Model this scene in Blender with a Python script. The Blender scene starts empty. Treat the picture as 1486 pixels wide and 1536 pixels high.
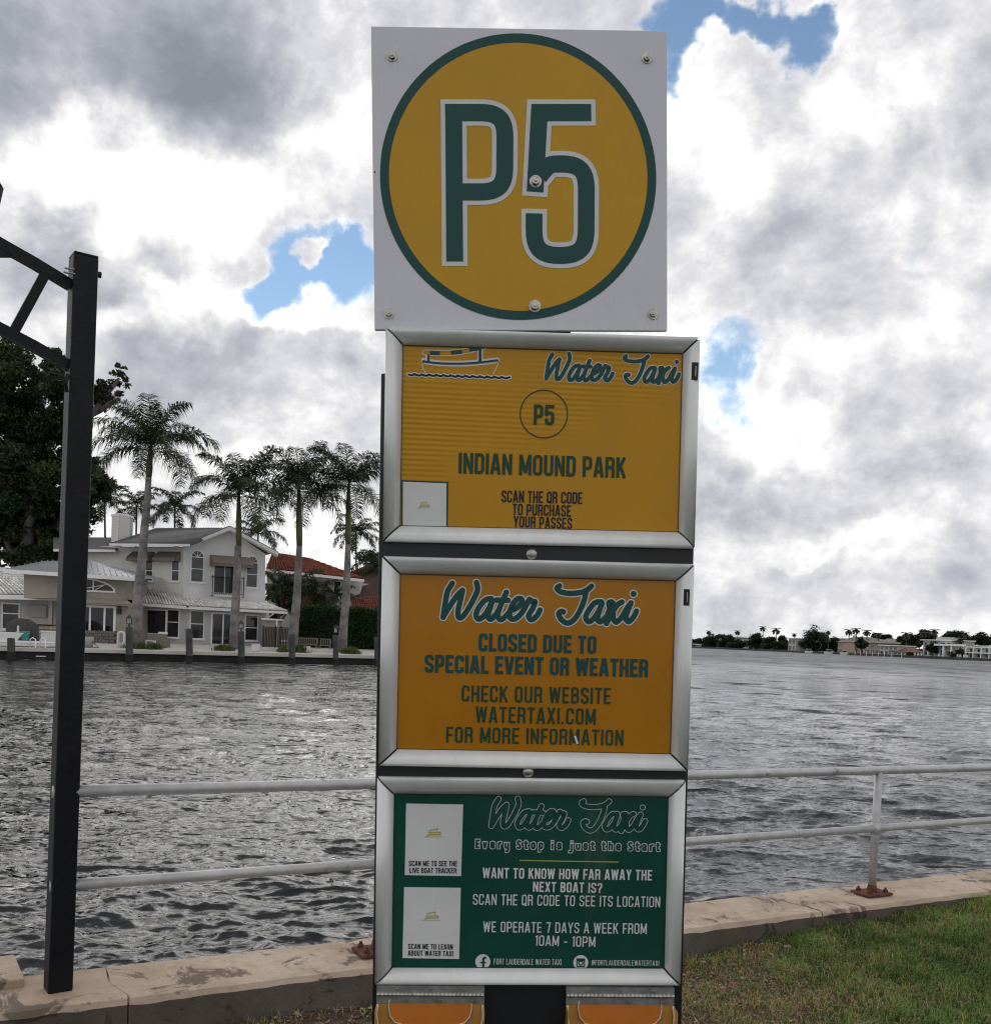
import bpy, math, random
import numpy as np
from mathutils import Vector, Matrix, noise
rnd = random.Random(7)
R = math.radians
C = bpy.context.scene.collection
SC = bpy.context.scene

# ------------------------------------------------------------ camera
F_PX, CU, CV = 1488.0, 743.0, 990.0          # focal length and principal point in photo pixels
PITCH, ROLL, EYE = R(-1.3), R(2.1), 1.5
cF = Vector((0, math.cos(PITCH), math.sin(PITCH)))
cR0 = Vector((1, 0, 0)); cU0 = cR0.cross(cF)
cRt = cR0 * math.cos(ROLL) + cU0 * math.sin(ROLL)
cUp = -cR0 * math.sin(ROLL) + cU0 * math.cos(ROLL)
CAM = Vector((0, 0, EYE))
cam_data = bpy.data.cameras.new('camera')
cam = bpy.data.objects.new('camera', cam_data); C.objects.link(cam)
M = Matrix.Identity(4)
for i in range(3):
    M[i][0] = cRt[i]; M[i][1] = cUp[i]; M[i][2] = -cF[i]; M[i][3] = CAM[i]
cam.matrix_world = M
cam_data.sensor_fit = 'HORIZONTAL'; cam_data.sensor_width = 36.0
cam_data.lens = 36.0 * F_PX / 1486.0
cam_data.shift_y = (CV - 768.0) / 1486.0
cam_data.clip_start = 0.05; cam_data.clip_end = 9000
SC.camera = cam

def ray(u, v):
    return cF + cRt * ((u - CU) / F_PX) - cUp * ((v - CV) / F_PX)
def P(u, v, d):                       # point seen at photo pixel (u, v), d metres ahead
    r = ray(u, v); return CAM + r * (d / r.y)
def Pz(u, v, z):                      # point of the level z seen at pixel (u, v)
    r = ray(u, v); return CAM + r * ((z - EYE) / r.z)
def At(u, Y, z):                      # x for a given column, distance and height
    k = (u - CU) / F_PX; q = z - EYE
    a = cRt.x - k * cF.x
    b = k * (Y * cF.y + q * cF.z) - (Y * cRt.y + q * cRt.z)
    return Vector((b / a, Y, z))
def azel(u, v):
    r = ray(u, v).normalized(); return math.atan2(r.x, r.y), math.asin(r.z)

# ------------------------------------------------------------ view, world, sun
SC.view_settings.view_transform = 'Standard'; SC.view_settings.look = 'None'
SC.view_settings.gamma = 1.0; SC.view_settings.use_curve_mapping = False
SC.view_settings.exposure = 0.30
SC.cycles.use_denoising = True; SC.cycles.filter_width = 1.15
SUN_AZ, SUN_EL = azel(245, 250)
world = bpy.data.worlds.new('World'); SC.world = world; world.use_nodes = True

class NT:
    """small helper for node trees"""
    def __init__(s, tree): s.t = tree; tree.nodes.clear()
    def n(s, typ, ins=None, **kw):
        nd = s.t.nodes.new(typ)
        for k, v in kw.items(): setattr(nd, k, v)
        for k, v in (ins or {}).items(): s.i(nd, k, v)
        return nd
    def i(s, nd, k, v):
        sock = nd.inputs[k]
        if isinstance(v, bpy.types.NodeSocket): s.t.links.new(v, sock)
        elif isinstance(v, bpy.types.Node): s.t.links.new(v.outputs[0], sock)
        else: sock.default_value = v
    def m(s, op, a, b=None, c=None, clamp=False):
        nd = s.n('ShaderNodeMath', operation=op, use_clamp=clamp)
        s.i(nd, 0, a)
        if b is not None: s.i(nd, 1, b)
        if c is not None: s.i(nd, 2, c)
        return nd.outputs[0]
    def v(s, op, a, b=None, out=0):
        nd = s.n('ShaderNodeVectorMath', operation=op); s.i(nd, 0, a)
        if b is not None:
            if op == 'SCALE': s.i(nd, 'Scale', b)
            else: s.i(nd, 1, b)
        return nd.outputs[out]
    def ramp(s, fac, stops, interp='LINEAR'):
        nd = s.n('ShaderNodeValToRGB', {0: fac}); cr = nd.color_ramp; cr.interpolation = interp
        while len(cr.elements) < len(stops): cr.elements.new(0.5)
        for e, (p, c) in zip(cr.elements, stops):
            e.position = p; e.color = (c[0], c[1], c[2], 1) if not isinstance(c, (int, float)) else (c, c, c, 1)
        return nd.outputs[0]
    def mr(s, x, a, b, c=0.0, d=1.0, smooth=True):
        nd = s.n('ShaderNodeMapRange', interpolation_type='SMOOTHSTEP' if smooth else 'LINEAR')
        for k, q in enumerate((x, a, b, c, d)): s.i(nd, k, q)
        return nd.outputs[0]
    def noise(s, vec, scale, detail=4, rough=0.55, dist=0.0, out=0, lac=2.0):
        nd = s.n('ShaderNodeTexNoise', {'Scale': scale, 'Detail': detail, 'Roughness': rough, 'Distortion': dist, 'Lacunarity': lac})
        if vec is not None: s.i(nd, 'Vector', vec)
        return nd.outputs[out]
    def mix(s, fac, a, b, typ='MIX'):
        nd = s.n('ShaderNodeMix', data_type='RGBA', blend_type=typ)
        s.i(nd, 0, fac); s.i(nd, 6, a); s.i(nd, 7, b); return nd.outputs[2]

def build_sky():
    g = NT(world.node_tree)
    d = g.n('ShaderNodeTexCoord').outputs['Generated']
    sep = g.n('ShaderNodeSeparateXYZ', {0: d})
    x, y, z = sep.outputs[0], sep.outputs[1], sep.outputs[2]
    az = g.m('ARCTAN2', x, y); el = g.m('ARCSINE', z)
    # direction warped so that blob edges turn ragged
    w1 = g.v('SUBTRACT', g.noise(d, 5.0, 5, 0.6, out=1), (0.5, 0.5, 0.5))
    w2 = g.v('SUBTRACT', g.noise(d, 22.0, 4, 0.6, out=1), (0.5, 0.5, 0.5))
    p0 = g.n('ShaderNodeCombineXYZ', {0: az, 1: el}).outputs[0]
    warp = g.v('ADD', g.v('SCALE', w1, 0.16), g.v('SCALE', w2, 0.05))
    p = g.v('MULTIPLY', g.v('ADD', p0, warp), (1, 1, 0))
    def field(blobs):
        tot = None
        for (u, v, ru, rv, rot, amp) in blobs:
            a, e = azel(u, v)
            mp = g.n('ShaderNodeMapping', {'Vector': p, 'Location': (a, e, 0), 'Rotation': (0, 0, -R(rot)),
                     'Scale': (ru / F_PX, rv / F_PX, 1)}, vector_type='TEXTURE')
            ln = g.v('LENGTH', mp, out=1)
            b = g.mr(ln, 1.35, 0.3, 0.0, amp)
            tot = b if tot is None else g.m('ADD', tot, b)
        return tot
    holes = SKY_HOLES; tone = SKY_TONE
    # cloud plane coordinates: features flatten towards the horizon
    zz = g.m('ADD', g.m('ABSOLUTE', z), 0.16)
    q = g.v('DIVIDE', d, g.n('ShaderNodeCombineXYZ', {0: zz, 1: zz, 2: 1.0}).outputs[0])
    n1 = g.noise(q, 1.5, 8, 0.55, 0.2); n2 = g.noise(d, 7.0, 10, 0.6, 0.2); n3 = g.noise(g.v('MULTIPLY', d, (1, 1, 1.7)), 15, 8, 0.6)
    H = field(holes)
    cov = g.m('ADD', g.m('SUBTRACT', 0.80, H), g.m('MULTIPLY', g.m('SUBTRACT', n2, 0.5), 1.3))
    cov = g.m('ADD', cov, g.m('MULTIPLY', g.m('SUBTRACT', n3, 0.5), 0.5))
    n4 = g.noise(g.v('MULTIPLY', d, (1, 1, 1.4)), 34, 8, 0.7, 0.6)
    cov = g.m('ADD', cov, g.m('MULTIPLY', g.m('SUBTRACT', n4, 0.5), 0.5))
    mask = g.mr(cov, -0.08, 0.62)
    T = field(tone)
    b = g.m('ADD', 0.72, T)
    b = g.m('ADD', b, g.m('MULTIPLY', g.m('SUBTRACT', n2, 0.5), 0.52))
    b = g.m('ADD', b, g.m('MULTIPLY', g.m('SUBTRACT', n3, 0.5), 0.24))
    b = g.m('ADD', b, g.m('MULTIPLY', g.m('SUBTRACT', n1, 0.5), 0.30))
    # relief: the side of each billow that faces the sun is brighter
    so = Vector((math.sin(SUN_AZ) * math.cos(SUN_EL), math.cos(SUN_AZ) * math.cos(SUN_EL), math.sin(SUN_EL) + .25)) * 0.035
    d2 = g.v('ADD', d, so[:])
    n2b = g.noise(d2, 7.0, 10, 0.6, 0.2); n3b = g.noise(g.v('MULTIPLY', d2, (1, 1, 1.7)), 15, 8, 0.6)
    rel = g.m('ADD', g.m('MULTIPLY', g.m('SUBTRACT', n2, n2b), 1.05), g.m('MULTIPLY', g.m('SUBTRACT', n3, n3b), 0.30))
    b = g.m('ADD', b, rel)
    # thin cloud edges are bright
    edge = g.m('SUBTRACT', 1.0, g.mr(cov, 0.3, 0.75))
    b = g.m('ADD', b, g.m('MULTIPLY', edge, 0.16), clamp=True)
    cloud = g.ramp(b, [(0.0, (2.2, 2.32, 2.75)), (0.28, (3.0, 3.15, 3.65)), (0.5, (4.3, 4.4, 4.85)), (0.7, (6.15, 6.15, 6.4)), (0.86, (8.2, 8.15, 8.1)), (1.0, (12.0, 12.0, 12.0))])
    cs = g.v('SCALE', cloud, 1.0)
    sky = g.n('ShaderNodeTexSky', sky_type='NISHITA', sun_disc=False, sun_elevation=SUN_EL, sun_rotation=SUN_AZ,
              air_density=1.0, dust_density=0.0, ozone_density=2.0)
    skyc = g.v('MULTIPLY', sky, SKY_GAIN)
    col = g.mix(mask, skyc, cs)
    bg = g.n('ShaderNodeBackground', {'Color': col, 'Strength': 0.1})
    g.n('ShaderNodeOutputWorld', {'Surface': bg})
SKY_GAIN = (1.05, 1.0, 0.95)
# (u, v, radius u, radius v, tilt, amount) in photo pixels around the direction they stand in
SKY_HOLES = [(455, 385, 75, 55, 0, .95), (400, 450, 60, 40, -30, .9), (520, 440, 60, 60, 0, .9), (452, 392, 24, 22, 0, -.8),
             (1045, 50, 46, 70, 0, .8), (1150, -4, 110, 26, 4, .8), (1262, 40, 44, 56, 0, .8), (1120, 70, 50, 40, 0, -.5), (1068, 505, 70, 50, 0, .62),
             (1095, 572, 60, 38, 40, .6), (1330, 385, 60, 20, 40, .35), (1190, 822, 110, 16, 0, .5), (1180, 150, 120, 60, 0, -.4),
             (1480, 60, 160, 120, 0, -.6), (240, 100, 360, 200, 0, -.7), (300, 620, 400, 110, 0, -.5),
             (1270, 740, 300, 80, 0, -.6), (900, 920, 900, 60, 0, -.5), (1300, 250, 260, 120, 0, -.5), (250, 280, 150, 100, 0, -.5)]
SKY_TONE = [(170, 50, 420, 150, -8, -.36), (340, 170, 170, 120, -35, -.34), (60, 390, 90, 60, -20, -.32), (230, 400, 120, 50, -20, -.18),
            (330, 560, 300, 60, 0, -.22), (1290, 738, 300, 60, 0, -.15), (1380, 640, 220, 70, 30, -.08), (1200, 400, 240, 90, 10, -.05),
            (170, 215, 150, 60, -20, .45), (300, 300, 150, 70, -25, .50), (480, 130, 110, 110, -30, .35), (190, 470, 130, 40, 0, .25),
            (430, 495, 150, 20, 5, .35), (290, 690, 260, 36, 0, .18), (1090, 180, 90, 120, 0, .22), (1140, 600, 100, 60, 30, .24),
            (1420, 330, 160, 60, 20, .05), (1200, 880, 400, 50, 0, -.06), (1250, 810, 150, 30, 10, .10)]
build_sky()

sun_data = bpy.data.lights.new('sun', 'SUN'); sun = bpy.data.objects.new('sun', sun_data); C.objects.link(sun)
sun_data.energy = 0.55; sun_data.angle = R(48); sun_data.color = (1.0, 0.96, 0.88)
sd = Vector((math.sin(SUN_AZ) * math.cos(SUN_EL), math.cos(SUN_AZ) * math.cos(SUN_EL), math.sin(SUN_EL)))
sun.rotation_euler = sd.to_track_quat('Z', 'Y').to_euler()

# ------------------------------------------------------------ mesh helpers
def wloc(o):
    p = Vector((0, 0, 0))
    while o: p = p + o.location; o = o.parent
    return p
def tag(o, label=None, cat=None, group=None, kind=None):
    if label: o['label'] = label
    if cat: o['category'] = cat
    if group: o['group'] = group
    if kind: o['kind'] = kind
    return o
def thing(name, label, cat, loc, group=None):
    o = bpy.data.objects.new(name, None); C.objects.link(o); o.location = loc; o.empty_display_size = 0.1
    return tag(o, label, cat, group)

class MB:
    """collects faces (world coordinates) and links them as ONE mesh object"""
    def __init__(s): s.v = []; s.f = []; s.mi = []; s.cur = 0
    def add(s, vs, fs):
        k = len(s.v); s.v += [tuple(q) for q in vs]
        s.f += [tuple(i + k for i in f) for f in fs]; s.mi += [s.cur] * len(fs); return s
    def poly(s, pts): return s.add(pts, [tuple(range(len(pts)))])
    def prism(s, pts, vec):
        vec = Vector(vec); n = len(pts); a = [Vector(q) for q in pts]; b = [q + vec for q in a]
        nrm = Vector((0, 0, 0))
        for i in range(n): nrm += a[i].cross(a[(i + 1) % n])
        if nrm.dot(vec) > 0: a.reverse(); b.reverse()
        return s.add(a + b, [tuple(range(n)), tuple(range(2 * n - 1, n - 1, -1))] + [(i, n + i, n + (i + 1) % n, (i + 1) % n) for i in range(n)])
    def box(s, c, size, ax=None):
        ax = ax or (Vector((1, 0, 0)), Vector((0, 1, 0)), Vector((0, 0, 1)))
        c = Vector(c); h = [ax[i] * (size[i] / 2) for i in range(3)]
        vs = [c + h[0] * i + h[1] * j + h[2] * k for k in (-1, 1) for j in (-1, 1) for i in (-1, 1)]
        return s.add(vs, [(0, 2, 3, 1), (4, 5, 7, 6), (0, 1, 5, 4), (2, 6, 7, 3), (0, 4, 6, 2), (1, 3, 7, 5)])
    def bar(s, a, b, w, h=None, up=(0, 0, 1)):
        a = Vector(a); b = Vector(b); d = (b - a); L = d.length; d.normalize(); up = Vector(up)
        if abs(d.dot(up)) > 0.97: up = Vector((0, 1, 0))
        x = d.cross(up).normalized(); y = x.cross(d)
        return s.box((a + b) / 2, (w, L, h or w), (x, d, y))
    def tube(s, pts, rad, n=10, cap=True):
        pts = [Vector(q) for q in pts]; m = len(pts)
        rad = rad if isinstance(rad, (list, tuple)) else [rad] * m
        vs = []; fs = []; px = None
        for i, q in enumerate(pts):
            t = (pts[min(i + 1, m - 1)] - pts[max(i - 1, 0)]).normalized()
            if px is None:
                ref = Vector((0, 0, 1)) if abs(t.z) < 0.9 else Vector((1, 0, 0))
                px = t.cross(ref).normalized()
            else:
                px = (px - t * px.dot(t)).normalized()
            py = t.cross(px)
            for k in range(n):
                a = 2 * math.pi * k / n
                vs.append(q + (px * math.cos(a) + py * math.sin(a)) * rad[i])
        for i in range(m - 1):
            for k in range(n):
                k2 = (k + 1) % n
                fs.append((i * n + k, i * n + k2, (i + 1) * n + k2, (i + 1) * n + k))
        if cap: fs += [tuple(range(n - 1, -1, -1)), tuple(range((m - 1) * n, m * n))]
        return s.add(vs, fs)
    def build(s, name, mat, parent=None, smooth=False, origin=None, bevel=0, uv=None):
        me = bpy.data.meshes.new(name)
        v = s.v
        if parent is not None: o0 = wloc(parent)
        elif origin is not None: o0 = Vector(origin)
        else:
            xs, ys, zs = zip(*v); o0 = Vector(((min(xs) + max(xs)) / 2, (min(ys) + max(ys)) / 2, min(zs)))
        me.from_pydata([(q[0] - o0.x, q[1] - o0.y, q[2] - o0.z) for q in v], [], s.f)
        mats = mat if isinstance(mat, (list, tuple)) else [mat]
        for m_ in mats: me.materials.append(m_)
        if len(mats) > 1: me.polygons.foreach_set('material_index', s.mi)
        if smooth: me.polygons.foreach_set('use_smooth', [True] * len(me.polygons))
        me.update()
        o = bpy.data.objects.new(name, me); C.objects.link(o)
        if parent is not None: o.parent = parent
        else: o.location = o0
        if bevel:
            b = o.modifiers.new('bevel', 'BEVEL'); b.width = bevel; b.segments = 2; b.limit_method = 'ANGLE'; b.angle_limit = R(40)
        return o

def npmesh(name, V, Fc, mat, parent=None, smooth=False, col=None, kind=None):
    """fast mesh from arrays; Fc (n,3) or (n,4); col optional per-vertex colour"""
    me = bpy.data.meshes.new(name); o0 = wloc(parent) if parent is not None else Vector((0, 0, 0))
    V = np.asarray(V, dtype=np.float32) - np.array(o0, dtype=np.float32); Fc = np.asarray(Fc, dtype=np.int32)
    nf, k = Fc.shape
    me.vertices.add(len(V)); me.vertices.foreach_set('co', V.ravel())
    me.loops.add(nf * k); me.loops.foreach_set('vertex_index', Fc.ravel())
    me.polygons.add(nf); me.polygons.foreach_set('loop_start', np.arange(0, nf * k, k, dtype=np.int32))
    me.materials.append(mat)
    if smooth: me.polygons.foreach_set('use_smooth', np.ones(nf, dtype=bool))
    me.update(calc_edges=True)
    if col is not None:
        at = me.color_attributes.new('tint', 'FLOAT_COLOR', 'POINT')
        c4 = np.ones((len(V), 4), dtype=np.float32); c4[:, :3] = col; at.data.foreach_set('color', c4.ravel())
    o = bpy.data.objects.new(name, me); C.objects.link(o)
    if parent is not None: o.parent = parent
    if kind: o['kind'] = kind
    return o

# ------------------------------------------------------------ materials
def mat(name, col, rough=0.6, metal=0.0, var=0.0, vscale=3.0, bump=0.0, bscale=30.0, stretch=(1, 1, 1), spec=None, trans=0.0, tint=False, coat=0.0, dirt=None):
    m = bpy.data.materials.new(name); m.use_nodes = True; g = NT(m.node_tree)
    pr = g.n('ShaderNodeBsdfPrincipled', {'Roughness': rough, 'Metallic': metal})
    g.n('ShaderNodeOutputMaterial', {'Surface': pr.outputs[0]})
    if spec is not None: g.i(pr, 'Specular IOR Level', spec)
    if trans: g.i(pr, 'Transmission Weight', trans)
    if coat: g.i(pr, 'Coat Weight', coat)
    tc = g.n('ShaderNodeTexCoord').outputs['Object']
    vec = g.v('MULTIPLY', tc, stretch)
    c = (col[0], col[1], col[2], 1)
    if tint:
        at = g.n('ShaderNodeAttribute', attribute_name='tint').outputs['Color']
        c = g.mix(1.0, c, at, 'MULTIPLY')
    if var:
        n = g.noise(vec, vscale, 6, 0.62)
        f = g.mr(n, 0.28, 0.72, 1 - var, 1 + var)
        c = g.mix(1.0, c, g.n('ShaderNodeCombineXYZ', {0: f, 1: f, 2: f}).outputs[0], 'MULTIPLY')
    if dirt:
        dc, ds, lo, hi = dirt
        n = g.noise(tc, ds, 7, 0.65, 0.3)
        c = g.mix(g.mr(n, lo, hi), c, (dc[0], dc[1], dc[2], 1))
    g.i(pr, 'Base Color', c)
    if bump:
        n = g.noise(vec, bscale, 5, 0.6)
        bp = g.n('ShaderNodeBump', {'Strength': bump, 'Distance': 0.02, 'Height': n}); g.i(pr, 'Normal', bp.outputs[0])
    return m
def leafmat(name, col, var=0.35):
    """leaves: diffuse and some light passing through, colour varied per clump by vertex tint"""
    m = bpy.data.materials.new(name); m.use_nodes = True; g = NT(m.node_tree)
    at = g.n('ShaderNodeAttribute', attribute_name='tint').outputs['Color']
    c = g.mix(1.0, (col[0], col[1], col[2], 1), at, 'MULTIPLY')
    pr = g.n('ShaderNodeBsdfPrincipled', {'Base Color': c, 'Roughness': 0.5, 'Specular IOR Level': 0.25})
    tr = g.n('ShaderNodeBsdfTranslucent', {'Color': g.mix(1.0, c, (1.1, 1.3, 0.6, 1), 'MULTIPLY')})
    mx = g.n('ShaderNodeMixShader', {0: 0.25, 1: pr.outputs[0], 2: tr.outputs[0]})
    g.n('ShaderNodeOutputMaterial', {'Surface': mx.outputs[0]}); return m
# ------------------------------------------------------------ WATER
WZ = -1.0
def build_water():
    m = bpy.data.materials.new('water'); m.use_nodes = True; g = NT(m.node_tree)
    pos = g.n('ShaderNodeNewGeometry').outputs['Position']
    cd = g.n('ShaderNodeCameraData').outputs['View Distance']
    sep = g.n('ShaderNodeSeparateXYZ', {0: pos})
    dist = g.v('LENGTH', pos, out=1)
    pv = g.v('MULTIPLY', pos, (0.75, 1.35, 1))
    nrm = g.n('ShaderNodeNewGeometry').outputs['Normal']
    pw = g.v('MULTIPLY', pos, (0.55, 1.25, 1))
    half = (0.5, 0.5, 0.5)
    s1 = g.v('SCALE', g.v('SUBTRACT', g.noise(pw, 12.0, 5, 0.6, 0.7, out=1), half), g.mr(dist, 8, 60, 1.15, 1.25))
    s2 = g.v('SCALE', g.v('SUBTRACT', g.noise(pw, 1.6, 7, 0.68, 0.5, out=1), half), g.mr(dist, 8, 50, 0.55, 1.3))
    s3 = g.v('SCALE', g.v('SUBTRACT', g.noise(g.v('MULTIPLY', pos, (0.35, 1.0, 1)), 0.35, 9, 0.75, 0.3, out=1), half), g.mr(dist, 30, 160, 0.0, 1.7))
    s4 = g.v('SCALE', g.v('SUBTRACT', g.noise(g.v('MULTIPLY', pos, (0.11, 0.05, 1)), 1.0, 4, 0.6, 0.4, out=1), half), g.mr(dist, 30, 160, 0.0, 1.3))
    gustm = g.mr(g.noise(g.v('MULTIPLY', pos, (0.02, 0.012, 1)), 1.0, 3, 0.6), 0.35, 0.65, 0.75, 1.2)
    s4 = g.v('ADD', s4, g.v('SCALE', s3, 0.2))
    # steep little crests leaning to the viewer
    fa_ = g.mr(g.noise(g.v('MULTIPLY', pos, (0.55, 1.7, 1)), 1.25, 4, 0.55, 0.6), 0.60, 0.70, 0.0, 1.0)
    fb_ = g.mr(g.noise(g.v('MULTIPLY', pos, (0.22, 0.40, 1)), 1.0, 4, 0.55, 0.6), 0.60, 0.68, 0.0, 1.0)
    fl = g.m('ADD', g.m('MULTIPLY', fa_, g.mr(dist, 30, 90, 0.5, 0.0)), g.m('MULTIPLY', fb_, g.mr(dist, 22, 70, 0.0, 1.0)))
    s4 = g.v('ADD', s4, g.n('ShaderNodeCombineXYZ', {1: g.m('MULTIPLY', fl, -0.85)}).outputs[0])
    sl = g.v('MULTIPLY', g.v('SCALE', g.v('ADD', g.v('ADD', g.v('ADD', s1, s2), s3), s4), gustm), (1, 1, 0))
    bp = g.n('ShaderNodeVectorMath', {0: g.v('ADD', nrm, sl)}, operation='NORMALIZE')
    pr = g.n('ShaderNodeBsdfPrincipled', {'Base Color': (0.006, 0.009, 0.012, 1), 'Roughness': g.mr(dist, 25, 220, 0.06, 0.34), 'IOR': 1.333, 'Normal': bp.outputs[0]})
    g.n('ShaderNodeOutputMaterial', {'Surface': pr.outputs[0]})
    # fan of vertices around the viewer; rows even in the picture, waves anchored to the world
    off = np.concatenate([np.arange(760, 20, -1.15), np.arange(20, 0.9, -0.35), [0.6, 0.4]])
    d = F_PX * (EYE - WZ) / off
    ang = np.concatenate([np.linspace(-88, -36, 60)[:-1], np.linspace(-36, 36, 900), np.linspace(36, 88, 60)[1:]])
    A = np.radians(ang)
    D, AA = np.meshgrid(d, A, indexing='ij')
    X = np.tan(AA) * D; Y = D.copy()
    cl = np.abs(AA) > R(60); X = np.where(cl, np.tan(np.clip(AA, -R(60), R(60))) * D + (AA - np.sign(AA) * R(60)) * D * 8, X)
    sp = np.abs(np.gradient(d))[:, None] * np.ones_like(D)       # spacing between rows
    rs = np.random.RandomState(3)
    Z = np.zeros_like(X); DX = np.zeros_like(X); DY = np.zeros_like(X)
    n = 78
    lam = np.exp(np.linspace(math.log(0.11), math.log(2.6), n)); lam *= rs.uniform(0.93, 1.07, n)
    gust = 0.75 + 0.45 * np.sin(X * 0.35 + 0.21 * Y + 1.0) * np.sin(0.27 * Y - X * 0.13)
    for L in lam:
        th = R(-100) + rs.normal(0, 0.62)                         # travel mostly toward the viewer
        k = 2 * math.pi / L; kx, ky = math.cos(th), math.sin(th)
        slope = 0.056 * (1.0 if L < 0.55 else 0.60) * (0.6 if L > 1.2 else 1)
        a = slope / k
        att = np.clip((L / (2.4 * sp) - 0.5) / 1.0, 0, 1)
        ph = k * (kx * X + ky * Y) + rs.uniform(0, 6.28)
        aa = a * att * (gust if L < 0.9 else 1)
        Z += aa * np.sin(ph); c = np.cos(ph) * aa * 0.95
        DX += kx * c; DY += ky * c
    V = np.stack([X + DX, Y + DY, WZ + Z], -1).reshape(-1, 3)
    nr, nc = X.shape
    idx = np.arange(nr * nc).reshape(nr, nc)
    Fc = np.stack([idx[:-1, :-1], idx[:-1, 1:], idx[1:, 1:], idx[1:, :-1]], -1).reshape(-1, 4)
    o = npmesh('water', V, Fc, m, smooth=True, kind='structure')
build_water()

# ------------------------------------------------------------ NEAR GROUND, SEAWALL
CZ = 0.10
qa = Pz(0, 1523.5, CZ); qb = Pz(1486, 1337, CZ)
WD = (qb - qa); WD.z = 0; WD.normalize(); WN = Vector((-WD.y, WD.x, 0))     # along the wall, towards the water
W0 = Vector((qa.x, qa.y, 0))
CAPW = 0.40
def W(s, t, z): return W0 + WD * s + WN * t + Vector((0, 0, z))
def wall_st(p): q = p - W0; return q.dot(WD), q.dot(WN)

def concrete_mat(name, col, dark):
    m = bpy.data.materials.new(name); m.use_nodes = True; g = NT(m.node_tree)
    pos = g.n('ShaderNodeNewGeometry').outputs['Position']
    n1 = g.noise(pos, 1.7, 8, 0.65, 0.4); n2 = g.noise(pos, 14, 8, 0.7); n3 = g.noise(g.v('MULTIPLY', pos, (1, 1, 1)), 4.0, 9, 0.72, 1.0)
    c = g.ramp(n2, [(0.25, [q * 0.72 for q in col]), (0.5, col), (0.8, [min(1, q * 1.16) for q in col])])
    c = g.mix(g.mr(n1, 0.36, 0.68, 0, 0.75), c, (col[0] * 0.62, col[1] * 0.55, col[2] * 0.50, 1))
    c = g.mix(g.mr(n3, 0.535, 0.60, 0, 0.8), c, (dark[0], dark[1], dark[2], 1))
    pr = g.n('ShaderNodeBsdfPrincipled', {'Base Color': c, 'Roughness': 0.9, 'Specular IOR Level': 0.25})
    h = g.m('ADD', g.m('MULTIPLY', n2, 1.2), g.noise(pos, 90, 6, 0.7))
    g.i(pr, 'Normal', g.n('ShaderNodeBump', {'Strength': 0.6, 'Distance': 0.006, 'Height': h}).outputs[0])
    g.n('ShaderNodeOutputMaterial', {'Surface': pr.outputs[0]}); return m
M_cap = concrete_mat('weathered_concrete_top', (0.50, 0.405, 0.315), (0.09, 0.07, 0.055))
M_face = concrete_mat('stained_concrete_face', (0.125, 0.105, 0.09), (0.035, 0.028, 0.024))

def build_seawall():
    root = thing('seawall', 'pale concrete seawall cap with dark stained side between the grass and the water', 'seawall', W(2.5, 0.2, -1.5))
    root['kind'] = 'structure'; del root['category']
    cuts = [-14.0, wall_st(Pz(172, 1480, CZ))[0], 3.9, 8.0, 14.0, 26.0]
    for a, b in zip(cuts[:-1], cuts[1:]):
        mb = MB(); nseg = max(8, int((b - a) / 0.06)) if b < 10 and a > -2 else 60
        if a == -14.0: nseg = 300
        top_in = []; rows = []
        tp = [0.0, 0.012, 0.05, 0.13, 0.21, 0.29, 0.36, 0.392, 0.40]
        for i in range(nseg + 1):
            s = a + (b - a) * i / nseg
            if i == 0 and a > -10: s += 0.004
            if i == nseg: s -= 0.004
            row = []
            for j, t in enumerate(tp):
                jag = 0
                if (i == 0 and a > -10) or (i == nseg and b < 10):
                    jag = 0.035 * noise.noise(Vector((t * 7, (a if i == 0 else b) * 3.1 if i == 0 else b * 3.1, 0))) - 0.10 * (t - 0.2)
                e = 0.010 * noise.noise(Vector((s * 5, j * 0.0, 7))) + 0.006 * noise.noise(Vector((s * 26, 1, 3)))
                z = CZ + 0.004 * noise.noise(Vector((s * 3, t * 6, 0)))
                if j == 0: z -= 0.020 + abs(e) * 1.2
                if j == 8: z -= 0.015
                tt = t + (e if j <= 2 else 0) + (0.5 * e if j >= 7 else 0)
                row.append(W(s + jag, tt, z))
            row = [row[0] + Vector((0, 0, -0.40)) - WN * 0.0] + row + [row[-1] + Vector((0, 0, -1.9))]
            rows.append(row)
        n = len(rows[0]); vs = [p for r in rows for p in r]; fs = []
        for i in range(nseg):
            for j in range(n - 1):
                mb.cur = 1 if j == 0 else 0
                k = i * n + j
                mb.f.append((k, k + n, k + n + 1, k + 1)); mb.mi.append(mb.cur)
        mb.v = [tuple(p) for p in vs]
        mb.cur = 0
        mb.f.append(tuple(range(n))); mb.mi.append(0)
        mb.f.append(tuple(range(nseg * n + n - 1, nseg * n - 1, -1))); mb.mi.append(0)
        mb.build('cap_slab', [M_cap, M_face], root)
    # dock slab on the water side, at the left edge of the photograph
    c0, c1, c2 = Pz(22, 1432, 0.135), Pz(37, 1468, 0.135), Pz(-60, 1482, 0.135)
    d_ = Pz(-70, 1441, 0.135)
    mb = MB(); mb.prism([c0, c1, c2, d_], (0, 0, -0.14))
    o = mb.build('dock_slab', M_cap, None, bevel=0.006); tag(o, 'pale concrete slab lying on the water side of the seawall by the black post', 'concrete slab')
    # plate of mortar round the gate post
    return root
SEAWALL = build_seawall()

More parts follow.
